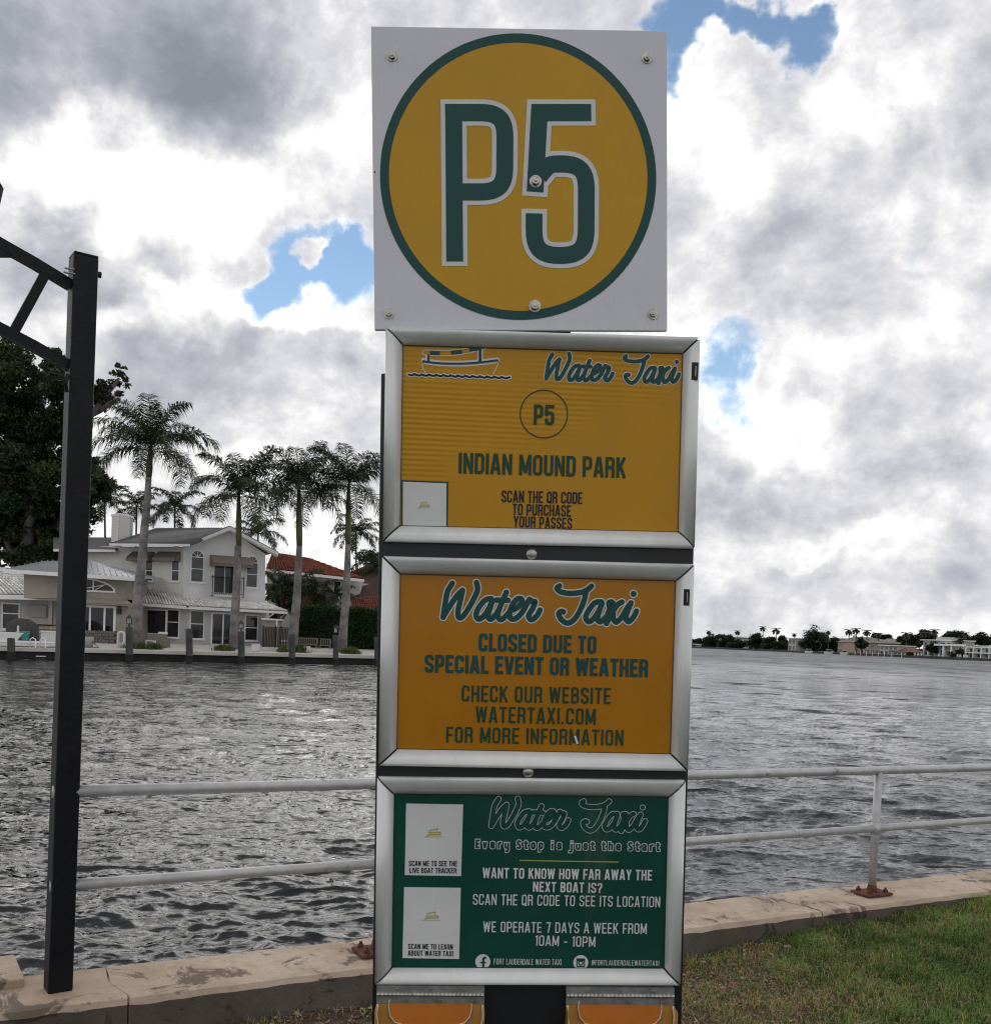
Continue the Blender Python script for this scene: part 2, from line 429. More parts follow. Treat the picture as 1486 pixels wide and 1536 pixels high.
def ground_h(s, t):                        # t is the distance from the wall, on the land side
    return 0.030 * noise.noise(Vector((s * 0.9, t * 0.9, 2))) + 0.012 * noise.noise(Vector((s * 4, t * 4, 5))) + 0.105 * min(1, max(0, (s - 2.9) / 2.4)) * math.exp(-t * 0.8) - 0.045
# bare earth: near the wall on the left and around the foot of the sign
_bx = [(wall_st(Pz(u, v, 0)), r) for (u, v, r) in [(300, 1536, .9), (480, 1520, .55), (560, 1560, .8), (800, 1560, .9), (1040, 1450, .35), (1120, 1480, .6), (1180, 1490, .25), (1140, 1425, .22), (950, 1500, .6), (1060, 1530, .4)]]
def dirtness(s, t):
    v = 0
    for (c, r) in _bx:
        v = max(v, 1.25 - math.hypot(s - c[0], t + c[1]) / r)
    v += 0.55 * noise.noise(Vector((s * 3.1, t * 3.1, 9))) + 0.3 * noise.noise(Vector((s * 9, t * 9, 4)))
    return min(1, max(0, v))

def build_ground():
    m = bpy.data.materials.new('soil'); m.use_nodes = True; g = NT(m.node_tree)
    pos = g.n('ShaderNodeNewGeometry').outputs['Position']
    at = g.n('ShaderNodeAttribute', attribute_name='tint').outputs['Color']
    f = g.n('ShaderNodeSeparateColor', {0: at}).outputs[0]
    n1 = g.noise(pos, 12, 8, 0.7); n2 = g.noise(pos, 60, 6, 0.7)
    soil = g.ramp(n1, [(0.25, (0.035, 0.026, 0.02)), (0.5, (0.095, 0.058, 0.042)), (0.75, (0.16, 0.12, 0.09))])
    soil = g.mix(g.mr(n2, 0.58, 0.7, 0, 0.7), soil, (0.22, 0.18, 0.14, 1))
    turf = g.ramp(n1, [(0.3, (0.012, 0.018, 0.007)), (0.6, (0.028, 0.04, 0.012)), (0.8, (0.05, 0.05, 0.02))])
    c = g.mix(f, turf, soil)
    pr = g.n('ShaderNodeBsdfPrincipled', {'Base Color': c, 'Roughness': 0.95, 'Specular IOR Level': 0.15})
    g.i(pr, 'Normal', g.n('ShaderNodeBump', {'Strength': 0.9, 'Distance': 0.012, 'Height': g.m('ADD', n1, n2)}).outputs[0])
    g.n('ShaderNodeOutputMaterial', {'Surface': pr.outputs[0]})
    S = np.concatenate([np.linspace(-60, -2, 30)[:-1], np.arange(-2, 9, 0.05), np.linspace(9, 60, 30)])
    T = np.concatenate([np.arange(0, 3.2, 0.05), np.linspace(3.25, 50, 40)])
    V = []; col = []
    for s in S:
        for t in T:
            p = W(s, -t, ground_h(s, t)); V.append(p[:])
            q = dirtness(s, t) if -2 < s < 9 and t < 3.2 else 0
            col.append((q, q, q))
    ns, nt_ = len(S), len(T); idx = np.arange(ns * nt_).reshape(ns, nt_)
    Fc = np.stack([idx[:-1, :-1], idx[:-1, 1:], idx[1:, 1:], idx[1:, :-1]], -1).reshape(-1, 4)[:, ::-1]
    npmesh('ground', V, Fc, m, smooth=True, col=np.array(col), kind='structure')
build_ground()

def build_grass():
    rs = np.random.RandomState(11)
    V = []; Fc = []; col = []
    def blade(s, t, h, w, dirs, lean, c):
        z0 = ground_h(s, t); k = len(V)
        p = W(s, -t, z0 - 0.004); dx = Vector((math.cos(dirs), math.sin(dirs), 0)); sx = Vector((-dx.y, dx.x, 0)) * w
        m1 = p + dx * (lean * h * 0.35) + Vector((0, 0, h * 0.6)); tip = p + dx * (lean * h) + Vector((0, 0, h * (1 - 0.35 * lean)))
        V.extend([(p - sx)[:], (p + sx)[:], (m1 + sx * 0.7)[:], (m1 - sx * 0.7)[:], tip[:]])
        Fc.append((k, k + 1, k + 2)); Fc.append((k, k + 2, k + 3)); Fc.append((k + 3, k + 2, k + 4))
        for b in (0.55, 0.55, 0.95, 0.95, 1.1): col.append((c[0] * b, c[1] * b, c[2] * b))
    n = 0; u = rs.uniform
    while n < 110000:
        s = u(0.8, 7.6); t = 2.7 * u(0, 1) ** 1.15
        p = W(s, -t, 0)
        if p.y < 2.3 or p.x > 0.72 * p.y + 0.3 : 
            if p.x > 0.72 * p.y + 0.3: continue
        if p.y < 2.3: continue
        dn = dirtness(s, t)
        if s < 2.3: dn = max(dn, 0.75)
        if u(0, 1) < dn * 1.02: 
            if u(0, 1) > (0.42 if s > 2.3 else 0.06): continue
            dn = 1
        if t < 0.05 and u(0, 1) < 0.6: continue
        n += 1
        patch = noise.noise(Vector((s * 1.3, t * 1.3, 20))); patch2 = noise.noise(Vector((s * 5, t * 5, 30)))
        dry = u(0, 1) < 0.10 + 0.55 * dn + 0.22 * max(0, patch) + 0.25 * max(0, patch2)
        if dry: c = (0.42 * u(.7, 1.2), 0.32 * u(.7, 1.15), 0.14 * u(.7, 1.3))
        else:
            gk = u(0.65, 1.25) * (1 + 0.5 * patch + 0.35 * patch2)
            c = (0.125 * gk * u(.8, 1.3), 0.225 * gk, 0.045 * gk)
        h = u(0.022, 0.062) * (1 + 0.6 * patch2) * (0.75 if dn > .4 else 1)
        blade(s, t, max(0.012, h), u(0.0011, 0.0023), u(0, 6.28), u(0.2, 1.3), c)
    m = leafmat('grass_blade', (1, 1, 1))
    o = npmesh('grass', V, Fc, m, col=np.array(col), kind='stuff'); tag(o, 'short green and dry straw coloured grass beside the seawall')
    # fallen twigs and dry leaf litter on the bare earth
    V.clear(); Fc.clear(); col.clear()
    for _ in range(9000):
        s = u(-0.5, 6.0); t = u(0.01, 2.2)
        if dirtness(s, t) < 0.35 * u(.5, 1.5) and not (s < 2.3): continue
        k = len(V); z = ground_h(s, t) + 0.004 * u(.5, 2); a = u(0, 6.28); L = u(0.006, 0.028); w = L * u(.06, .35)
        p = W(s, -t, z); dx = Vector((math.cos(a), math.sin(a), u(-.3, .3))) * L; sx = Vector((-math.sin(a), math.cos(a), u(-.3, .3))) * w
        V.extend([(p - dx)[:], (p - sx)[:], (p + dx)[:], (p + sx)[:]]); Fc.append((k, k + 1, k + 2)); Fc.append((k, k + 2, k + 3))
        b = u(.5, 1.3); c = (0.17 * b, 0.12 * b, 0.075 * b) if u(0, 1) < .7 else (0.33 * b, 0.26 * b, 0.18 * b)
        col += [c] * 4
    o = npmesh('leaf_litter', V, Fc, mat('dry_litter', (1, 1, 1), 0.9, tint=True), col=np.array(col), kind='stuff'); tag(o, 'dry leaves and twigs scattered on bare earth')
    # pebbles and shell bits
    V.clear(); Fc.clear(); col.clear()
    for _ in range(2600):
        s = u(-0.5, 5.5); t = abs(rs.normal(0.10, 0.35)) + 0.02
        if dirtness(s, t) < 0.3 and not (s < 2.3): continue
        r = 0.0035 + 0.010 * u(0, 1) ** 4 + (0.012 if u(0, 1) < .015 else 0)
        p = W(s, -t, ground_h(s, t) + r * .4); k = len(V); a = u(0, 6.28)
        for (x, y, z) in ((1, 0, 0), (-1, 0, 0), (0, 1, 0), (0, -1, 0), (0, 0, 1), (0, 0, -1), (.7, .6, .5), (-.6, .6, .5), (-.5, -.7, .5), (.7, -.6, .5)):
            x, y, z = [q * r * u(.7, 1.25) for q in (x, y, z * .7)]
            V.append((p.x + x * math.cos(a) - y * math.sin(a) * .7, p.y + x * math.sin(a) + y * math.cos(a) * .7, p.z + z))
        for f in ((0, 6, 9), (0, 2, 6), (6, 2, 7), (7, 2, 1), (7, 1, 8), (8, 1, 3), (8, 3, 9), (9, 3, 0), (6, 7, 4), (7, 8, 4), (8, 9, 4), (9, 6, 4), (0, 9, 3)): Fc.append(tuple(q + k for q in f))
        b = u(.5, 1.25); c = (0.42 * b, 0.36 * b, 0.30 * b) if u(0, 1) < .6 else (0.16 * b, 0.13 * b, 0.10 * b)
        col += [c] * 10
    o = npmesh('pebbles', V, Fc, mat('pebble_stone', (1, 1, 1), 0.85, tint=True, bump=.4, bscale=80), col=np.array(col), kind='stuff'); tag(o, 'pale pebbles and shell bits along the foot of the seawall')
build_grass()

# ------------------------------------------------------------ PIPE RAILING
M_pipe = mat('galvanised_pipe', (0.46, 0.46, 0.46), 0.5, 0.35, var=0.14, vscale=14, bump=0.12, bscale=120, dirt=((0.15, 0.10, 0.07), 7.0, 0.60, 0.72))
M_rust = mat('rusty_steel', (0.13, 0.045, 0.028), 0.9, 0.0, var=0.5, vscale=40, bump=0.8, bscale=90)
def build_railing():
    # the line of the rails: depth from where the two visible base plates stand on the cap
    b1 = Pz(568, 1432, CZ); b2 = Pz(1303, 1341, CZ)
    s1, t1 = wall_st(b1); s2, t2 = wall_st(b2); sp = s2 - s1
    tt = 0.5 * (t1 + t2)
    def on(u, v):                        # point of the vertical plane of the railing seen at (u, v)
        r = ray(u, v); q = W(0, tt, 0); k = (q - CAM).dot(WN) / r.dot(WN); return CAM + r * k
    zt = (on(1310, 1155).z + on(130, 1187).z) / 2; zm = (on(1308, 1243).z + on(120, 1327).z) / 2
    zt = 0.5 * (zt + on(800, 1166).z); print('rail', zt, zm, s1, s2, tt)
    root = thing('pipe_railing', 'grey two-bar pipe railing on rusty base plates along the seawall', 'railing', W(s1, tt, CZ))
    za = lambda s, a, b: a + (b - a) * (s - s1) / (s2 - s1)
    LT, LM = (on(130, 1187), on(1310, 1156)), (on(120, 1327), on(1308, 1243))
    sl, sr = wall_st(LT[0])[0], wall_st(LT[1])[0]
    def zr(L, s): 
        a, b = wall_st(L[0])[0], wall_st(L[1])[0]; return L[0].z + (L[1].z - L[0].z) * (s - a) / (b - a)
    posts = [s1 - sp, s1, s2, s2 + sp]; s0 = wall_st(on(78, 1190))[0]
    ends = [-14] + posts[1:3] + [s2 + sp + 6]
    mb = MB(); mb.tube([W(s, tt, zr(LT, s)) for s in np.linspace(s0, s2 + sp + 2, 9)], 0.0235, 16); mb.build('top_rail', M_pipe, root, smooth=True)
    ps = [s0] + posts[1:3] + [s2 + sp, s2 + sp + 2]
    for a, b in zip(ps[:-1], ps[1:]):
        mb = MB(); mb.tube([W(a, tt, zr(LM, a)), W(b, tt, zr(LM, b))], 0.0215, 16); mb.build('middle_rail', M_pipe, root, smooth=True)
    for s in posts[1:]:
        mb = MB(); lean = 0.012 if s == posts[2] else 0.0
        mb.tube([W(s, tt, CZ + 0.01), W(s + lean, tt, zr(LT, s) - 0.012)], 0.0225, 16)
        mb.tube([W(s + lean * .5, tt, zr(LM, s) - 0.03), W(s + lean * .5, tt, zr(LM, s) + 0.03)], 0.029, 14)
        mb.build('post', M_pipe, root, smooth=True)
        mb = MB(); mb.box(W(s, tt, CZ + 0.012), (0.19, 0.14, 0.014), (WD, WN, Vector((0, 0, 1))))
        mb.tube([W(s, tt, CZ + 0.018), W(s, tt, CZ + 0.06)], [0.030, 0.0232], 14)
        bp = mb.build('base_plate', M_rust, root, bevel=0.003)
        for (i, j) in ((-1, -1), (1, -1), (-1, 1), (1, 1)):
            mb = MB(); c = W(s + i * 0.062, tt + j * 0.042, 0)
            mb.tube([c + Vector((0, 0, CZ + 0.019)), c + Vector((0, 0, CZ + 0.034))], 0.0145, 6); mb.tube([c + Vector((0, 0, CZ + 0.034)), c + Vector((0, 0, CZ + 0.046))], 0.007, 8)
            mb.build('bolt', M_rust, bp)
build_railing()

# ------------------------------------------------------------ BLACK ARCHWAY
M_black = mat('black_painted_steel', (0.005, 0.006, 0.009), 0.5, 0.0, spec=.22, var=0.35, vscale=9, bump=0.12, bscale=50, dirt=((0.045, 0.035, 0.028), 11.0, 0.66, 0.78))
M_steel = mat('bare_steel', (0.35, 0.34, 0.33), 0.4, 0.8, var=0.2, vscale=60)
def build_arch():
    base = Pz(91, 1490, CZ); TH = R(36)
    ax = Vector((math.cos(TH), math.sin(TH), 0)); ay = Vector((-ax.y, ax.x, 0)); az = Vector((0, 0, 1)); w = 0.088
    def on(u, v, off=0.0):
        r = ray(u, v); q = base + ay * off; k = (q - CAM).dot(ay) / r.dot(ay); return CAM + r * k
    def loc(p): return (p - base).dot(ax)
    top = on(130, 383); ztop = top.z; lean = loc(top) / (ztop - CZ)
    root = thing('arch_gateway', 'black square steel post of an arched gateway with lattice arch overhead', 'gateway', base)
    def col(x0):
        mb = MB(); b0 = base + ax * x0 + ay * (w / 2); t0 = b0 + ax * (lean * (ztop - CZ)) + az * (ztop - CZ); pts = []
        for c in (b0, t0):
            for (i, j) in ((-1, -1), (1, -1), (1, 1), (-1, 1)): pts.append(c + ax * (i * w / 2) + ay * (j * w / 2))
        mb.add(pts, [(0, 1, 5, 4), (1, 2, 6, 5), (2, 3, 7, 6), (3, 0, 4, 7), (4, 5, 6, 7), (3, 2, 1, 0)])
        p = mb.build('post', M_black, root, bevel=0.006)
        mb = MB(); mb.box(t0 + Vector((0, 0, 0.004)), (w - 0.002, w - 0.002, 0.010), (ax, ay, az)); mb.build('post_cap', M_black, p, bevel=0.003)
    col(0.0); col(-2.3)
    def chord(a, b):
        xa = loc(a); s0 = (b.z - a.z) / (loc(a) - loc(b)); pts = []
        for i in range(19):
            f = i / 18; pts.append(base + ax * (xa - 2.2 * f) + ay * (w / 2) + az * (a.z - CZ + s0 * 1.04 * 2.2 * f * (1 - f)))
        return pts
    o2 = w / 2
    U = chord(on(104, 427, o2), on(0, 363, o2)); L = chord(on(103, 549, o2), on(0, 490, o2))
    for nm, Q in (('upper_chord', U), ('lower_chord', L)):
        mb = MB()
        for a, b in zip(Q[:-1], Q[1:]): mb.bar(a - (b - a) * 0.03, b + (b - a) * 0.03, 0.037, 0.037)
        mb.build(nm, M_black, root)
    def near(Q, x):
        k = min(range(len(Q) - 1), key=lambda i: abs((loc(Q[i]) + loc(Q[i + 1])) / 2 - x)); f = (x - loc(Q[k])) / (loc(Q[k + 1]) - loc(Q[k])); return Q[k].lerp(Q[k + 1], f)
    xa, xb = loc(on(70, 408, o2)), loc(on(18, 502, o2)); xc, xd = loc(on(20, 376, o2)), loc(on(-40, 400, o2))
    xs = [(xa, xb), (xc, xc - .62)] + [(xc - .45 - k * .36, xc - .2 - k * .36) for k in range(4)]
    for (p, q) in xs:
        if min(p, q) < -2.2: continue
        mb = MB(); mb.bar(near(U, p), near(L, q), 0.034, 0.034); mb.build('strut', M_black, root)
    mb = MB(); mb.bar(on(-1, 283, o2), on(-30, 235, o2), 0.022, 0.022); mb.bar(on(-1, 279, o2), on(-16, 345, o2), 0.022, 0.022); mb.build('finial', M_black, root)
    mb = MB(); c = on(149, 412, o2); mb.tube([c - ax * 0.006, c + ax * 0.006], 0.012, 8); mb.build('bolt', M_black, root)
    for (ua, va, ub, vb) in ((109, 404, 98, 402), (110, 411, 96, 408)):
        mb = MB(); mb.tube([on(ua + 2, va, 0.0), on(ub, vb, -0.02)], 0.004, 6); mb.build('bolt', M_steel, root)
    mb = MB(); mb.tube([on(102, 562, 0), on(98, 575, -.01), on(100, 588, 0)], 0.008, 8); mb.tube([on(102, 570, 0), on(88, 572, -0.03)], 0.003, 6); mb.build('strap_clamp', M_black, root)
build_arch()
# ------------------------------------------------------------ INFORMATION SIGN
SD = 1.54
S_O = P(800, 956, SD)
_y, _l, _t = R(2.3), R(0.9), R(0.8)
_sz = Vector((0, -math.sin(_l), math.cos(_l)))
_sx = Vector((math.cos(_y), math.sin(_y), 0)); _sx = (_sx - _sz * _sx.dot(_sz)).normalized()
S_X = (_sx * math.cos(_t) + _sz * math.sin(_t)).normalized()
S_Z = (_sz * math.cos(_t) - _sx * math.sin(_t)).normalized()
S_N = S_X.cross(S_Z)                       # towards the viewer
if S_N.y > 0: S_N = -S_N
def S(a, b, h=0.0): return S_O + S_X * a + S_Z * b + S_N * h
def SH(u, v, h=0.0):                       # sign-plane coordinates seen at photo pixel
    r = ray(u, v); q = S_O + S_N * h; k = (q - CAM).dot(S_N) / r.dot(S_N); p = CAM + r * k - q
    return Vector((p.dot(S_X), p.dot(S_Z)))
PXM = SD / F_PX

def fillet(path, closed=False, n=6):
    out = []; m = len(path)
    for i, p in enumerate(path):
        x, y = p[0], p[1]; r = p[2] if len(p) > 2 else 0
        if r <= 0 or (not closed and i in (0, m - 1)): out.append((x, y)); continue
        a = path[(i - 1) % m]; b = path[(i + 1) % m]
        v1 = Vector((a[0] - x, a[1] - y)); v2 = Vector((b[0] - x, b[1] - y)); l1, l2 = v1.length, v2.length
        if l1 < 1e-6 or l2 < 1e-6: out.append((x, y)); continue
        v1.normalize(); v2.normalize(); ang = v1.angle(v2)
        t = min(r / math.tan(ang / 2), l1 * 0.999, l2 * 0.999) if r else 0
        p1 = Vector((x, y)) + v1 * t; p2 = Vector((x, y)) + v2 * t; c = Vector((x, y))
        for k in range(n + 1):
            f = k / n; q = p1 * (1 - f) ** 2 + c * 2 * f * (1 - f) + p2 * f * f
            # push the quadratic towards a circle
            q = q + (c - q) * 0.10 * math.sin(math.pi * f); out.append((q.x, q.y))
    return out
def catmull(pts, n=5):
    out = []; m = len(pts)
    for i in range(m - 1):
        p0 = pts[max(i - 1, 0)]; p1 = pts[i]; p2 = pts[i + 1]; p3 = pts[min(i + 2, m - 1)]
        for k in range(n):
            t = k / n
            out.append(tuple(0.5 * ((2 * p1[j]) + (-p0[j] + p2[j]) * t + (2 * p0[j] - 5 * p1[j] + 4 * p2[j] - p3[j]) * t * t + (-p0[j] + 3 * p1[j] - 3 * p2[j] + p3[j]) * t ** 3) for j in (0, 1)))
    out.append(pts[-1]); return out

class Ink:
    """flat print on the sign: strokes as thin sheets a hair above one another"""
    def __init__(s, h): s.mb = MB(); s.h = h; s.k = 0
    def z(s): s.k += 1; return s.h + 2.0e-6 * (s.k % 40)
    def strip(s, pts, w, cap='butt', closed=False, ext=0.0):
        pts = [Vector((p[0], p[1])) for p in pts]
        q = [pts[0]]
        for p in pts[1:]:
            if (p - q[-1]).length > 1e-6: q.append(p)
        pts = q
        if closed and (pts[0] - pts[-1]).length < 1e-6: pts.pop()
        n = len(pts); hw = w / 2
        if n < 2: return
        if not closed and ext:
            d0 = (pts[0] - pts[1]).normalized(); d1 = (pts[-1] - pts[-2]).normalized()
            pts[0] = pts[0] + d0 * ext; pts[-1] = pts[-1] + d1 * ext
        L = []; Rr = []
        for i in range(n):
            a = pts[i - 1] if (i > 0 or closed) else None; b = pts[(i + 1) % n] if (i < n - 1 or closed) else None
            d1 = (pts[i] - a).normalized() if a is not None else None; d2 = (b - pts[i]).normalized() if b is not None else None
            if d1 is None: d1 = d2
            if d2 is None: d2 = d1
            t = d1 + d2
            if t.length < 1e-4: t = d2.copy()
            t.normalize(); nrm = Vector((-t.y, t.x)); c = nrm.dot(Vector((-d2.y, d2.x)))
            m_ = hw / max(c, 0.45)
            L.append(pts[i] + nrm * m_); Rr.append(pts[i] - nrm * m_)
        z = s.z(); vs = [S(p.x, p.y, z) for p in L] + [S(p.x, p.y, z) for p in Rr]
        fs = [(i, n + i, n + (i + 1) % n, (i + 1) % n) for i in range(n if closed else n - 1)]
        s.mb.add(vs, fs)
        if cap == 'round':
            for p in (pts[0], pts[-1]): s.disc(p, hw)
    def disc(s, c, r, n=20, sq=1.0):
        z = s.z(); s.mb.poly([S(c[0] + r * math.cos(-2 * math.pi * k / n), c[1] + r * sq * math.sin(-2 * math.pi * k / n), z) for k in range(n)])
    def ring(s, c, r0, r1, n=72):
        z = s.z(); vs = []
        for r in (r0, r1): vs += [S(c[0] + r * math.cos(2 * math.pi * k / n), c[1] + r * math.sin(2 * math.pi * k / n), z) for k in range(n)]
        s.mb.add(vs, [(k, n + k, n + (k + 1) % n, (k + 1) % n) for k in range(n)])
    def poly(s, pts): 
        z = s.z(); s.mb.poly([S(p[0], p[1], z) for p in pts])
    def build(s, name, mt, parent): return s.mb.build(name, mt, parent)

# condensed sign lettering: strokes in a cell one unit high
def glyph(ch, t, wd=0.47):
    w = wd; a = t / 2; T = 1 - t / 2; B = t / 2
    def box(w): return a, w - t / 2
    l, r = box(w); rr = min(0.19, (r - l) / 2 * 0.98); m = 0.5
    G = []
    if ch == 'A': w = wd * 1.08; c = w / 2; o = t * 0.28; G = [[(a * .9, 0), (c - o * .6, 1)], [(w - a * .9, 0), (c + o * .6, 1)], [(w * .22, .27), (w * .78, .27)]]
    elif ch == 'B': G = [[(l, 0), (l, 1)], [(l, T), (r - .02, T, rr), (r - .02, .53, rr), (l, .53)], [(l, .51), (r, .51, rr), (r, B, rr), (l, B)]]
    elif ch == 'C': G = [[(r, .66), (r, T, rr), (l, T, rr), (l, B, rr), (r, B, rr), (r, .34)]]
    elif ch == 'D': G = [[(l, 0), (l, 1)], [(l, T), (r, T, rr), (r, B, rr), (l, B)]]
    elif ch == 'E': w = wd * .88; G = [[(l, 0), (l, 1)], [(l, T), (w, T)], [(l, m), (w * .9, m)], [(l, B), (w, B)]]
    elif ch == 'F': w = wd * .84; G = [[(l, 0), (l, 1)], [(l, T), (w, T)], [(l, m - .02), (w * .9, m - .02)]]
    elif ch == 'G': G = [[(r, .68), (r, T, rr), (l, T, rr), (l, B, rr), (r, B, rr), (r, .50), (w * .5, .50)]]
    elif ch == 'H': G = [[(l, 0), (l, 1)], [(r, 0), (r, 1)], [(l, m), (r, m)]]
    elif ch == 'I': w = t * 1.02; G = [[(w / 2, 0), (w / 2, 1)]]
    elif ch == 'J': w = wd * .7; r = w - a; G = [[(r, 1), (r, B, rr * .7), (0, B)]]
    elif ch == 'K': w = wd * 1.02; G = [[(l, 0), (l, 1)], [(l + .01, .36), (w - a * .9, 1)], [(w * .42, .60), (w - a * .8, 0)]]
    elif ch == 'L': w = wd * .84; G = [[(l, 0), (l, 1)], [(l, B), (w, B)]]
    elif ch == 'M': w = wd * 1.3; r = w - a; G = [[(l, 0), (l, 1)], [(r, 0), (r, 1)], [(l + .01, .98), (w / 2, .12)], [(r - .01, .98), (w / 2, .12)]]
    elif ch == 'N': w = wd * 1.04; r = w - a; G = [[(l, 0), (l, 1)], [(r, 0), (r, 1)], [(l, .97), (r, .03)]]
    elif ch in 'O0': G = [[(l, T, rr), (r, T, rr), (r, B, rr), (l, B, rr), 'c']]
    elif ch == 'P': G = [[(l, 0), (l, 1)], [(l, T), (r, T, rr), (r, .42, rr), (l, .42)]]
    elif ch == 'Q': G = [[(l, T, rr), (r, T, rr), (r, B, rr), (l, B, rr), 'c'], [(w * .52, .2), (w * .98, -.04)]]
    elif ch == 'R': G = [[(l, 0), (l, 1)], [(l, T), (r, T, rr), (r, .49, rr), (l, .49)], [(r - .04, .47), (r - .01, .38, .04), (r + .0, 0)]]
    elif ch == 'S': G = [[(r, .70), (r, T, rr), (l, T, rr), (l, .60, .1), (r, .38, .1), (r, B, rr), (l, B, rr), (l, .30)]]
    elif ch == 'T': w = wd * .92; G = [[(0, T), (w, T)], [(w / 2, 0), (w / 2, T)]]
    elif ch == 'U': G = [[(l, 1), (l, B, rr), (r, B, rr), (r, 1)]]
    elif ch == 'V': w = wd * 1.05; G = [[(a * .9, 1), (w / 2 - t * .12, 0)], [(w - a * .9, 1), (w / 2 + t * .12, 0)]]
    elif ch == 'W': w = wd * 1.45; c = w / 2; G = [[(a * .9, 1), (w * .28, 0)], [(c, .95), (w * .26, 0)], [(c, .95), (w * .74, 0)], [(w - a * .9, 1), (w * .72, 0)]]
    elif ch == 'X': w = wd * 1.06; G = [[(a, 0), (w - a, 1)], [(a, 1), (w - a, 0)]]
    elif ch == 'Y': w = wd * 1.04; G = [[(a * .9, 1), (w / 2, .40)], [(w - a * .9, 1), (w / 2, .40)], [(w / 2, .46), (w / 2, 0)]]
    elif ch == '1': w = t * 1.9; G = [[(w - a, 0), (w - a, 1)], [(0, .84), (w - a, .90)]]
    elif ch == '5': G = [[(w * .98, T), (l, T), (l - .005, .45)], [(l, .52), (l + .02, .60, .08), (r, .60, rr), (r, B, rr), (l, B, rr), (l, .32)]]
    elif ch == '7': w = wd * .9; G = [[(0, T), (w - a, T), (w * .45, 0)]]
    elif ch == '.': w = t * 1.1; G = [[(w / 2, 0), (w / 2, t * 1.15)]]
    elif ch == '-': w = wd * .7; G = [[(0.02, .42), (w - .02, .42)]]
    elif ch == '?': w = wd * .95; r = w - a; G = [[(l, .70), (l, T, rr), (r, T, rr), (r, .58, .08), (w / 2, .42, .05), (w / 2, .24)], [(w / 2, 0), (w / 2, t * 1.1)]]
    elif ch == '@': w = wd * 1.3; r = w - a; G = [[(w * .75, .14), (w * .5, B, .1), (l, B, .2), (l, T, .2), (r, T, .2), (r, .30, .05), (w * .68, .30), (w * .68, .66, .05), (w * .36, .66, .05), (w * .36, .32, .05), (w * .6, .32)]]
    elif ch == ' ': w = wd * .42
    # lower case, used by one line only
    elif ch == 'a': w = wd; G = [[(l, .62), (l + .02, .68, .05), (r, .68, .1), (r, 0)], [(r, .40), (l, .40, .1), (l, B, .1), (r, B)]]
    elif ch == 'e': G = [[(l, .38), (r, .38), (r, .68, .12), (l, .68, .12), (l, B, .12), (r, B, .05), (r, .18)]]
    elif ch == 'h': G = [[(l, 0), (l, 1)], [(l, .68), (r, .68, .12), (r, 0)]]
    elif ch == 'i': w = t * 1.6; G = [[(w / 2, 0), (w / 2, .70)], [(w / 2, .84), (w / 2, 1)]]
    elif ch == 'j': w = t * 1.7; G = [[(w - a, .70), (w - a, -.18, .08), (0, -.18)], [(w - a, .84), (w - a, 1)]]
    elif ch == 'o': G = [[(l, .68, .12), (r, .68, .12), (r, B, .12), (l, B, .12), 'c']]
    elif ch == 'p': G = [[(l, -.28), (l, .72)], [(l, .68), (r, .68, .12), (r, B, .12), (l, B)]]
    elif ch == 'r': w = wd * .8; G = [[(l, 0), (l, .74)], [(l, .52), (w * .55, .68, .05), (w, .66)]]
    elif ch == 's': G = [[(r, .60), (r, .68, .1), (l, .68, .1), (l, .42, .08), (r, .38, .08), (r, B, .1), (l, B, .1), (l, .18)]]
    elif ch == 't': w = wd * .8; G = [[(w * .42, .98), (w * .42, B, .06), (w, B)], [(0, .68), (w, .68)]]
    elif ch == 'u': G = [[(l, .72), (l, B, .12), (r, B, .12), (r, .72)], [(r, 0), (r, .5)]]
    elif ch == 'v': G = [[(a, .74), (w / 2, 0)], [(w - a, .74), (w / 2, 0)]]
    elif ch == 'y': G = [[(l, .72), (l, B, .12), (r, B, .05)], [(r, .72), (r, -.24, .1), (l, -.24)]]
    return G, w
def text(ink, s, p0, p1, cap, t=0.16, gap=0.075, fat=0.0, wd=0.47, h=None):
    """line of text whose ends of the baseline are seen at pixels p0 and p1, cap height in pixels"""
    hh = ink.h; A = SH(*p0, hh); Bq = SH(*p1, hh)
    ux = (Bq - A); L = ux.length; ux.normalize(); uy = Vector((-ux.y, ux.x)); H = cap * PXM
    cur = 0; items = []
    for ch in s:
        G, w = glyph(ch, t, wd); items.append((G, cur)); cur += w + gap
    total = cur - gap; k = L / total
    for G, x0 in items:
        for path in G:
            closed = path[-1] == 'c'; pts = path[:-1] if closed else path
            pts = fillet(pts, closed)
            q = [A + ux * ((x + x0) * k) + uy * (y * H) for x, y in pts]
            ink.strip(q, (t + fat) * H * 0.5 + (t + fat) * k * 0.5, closed=closed, ext=fat * H / 2)

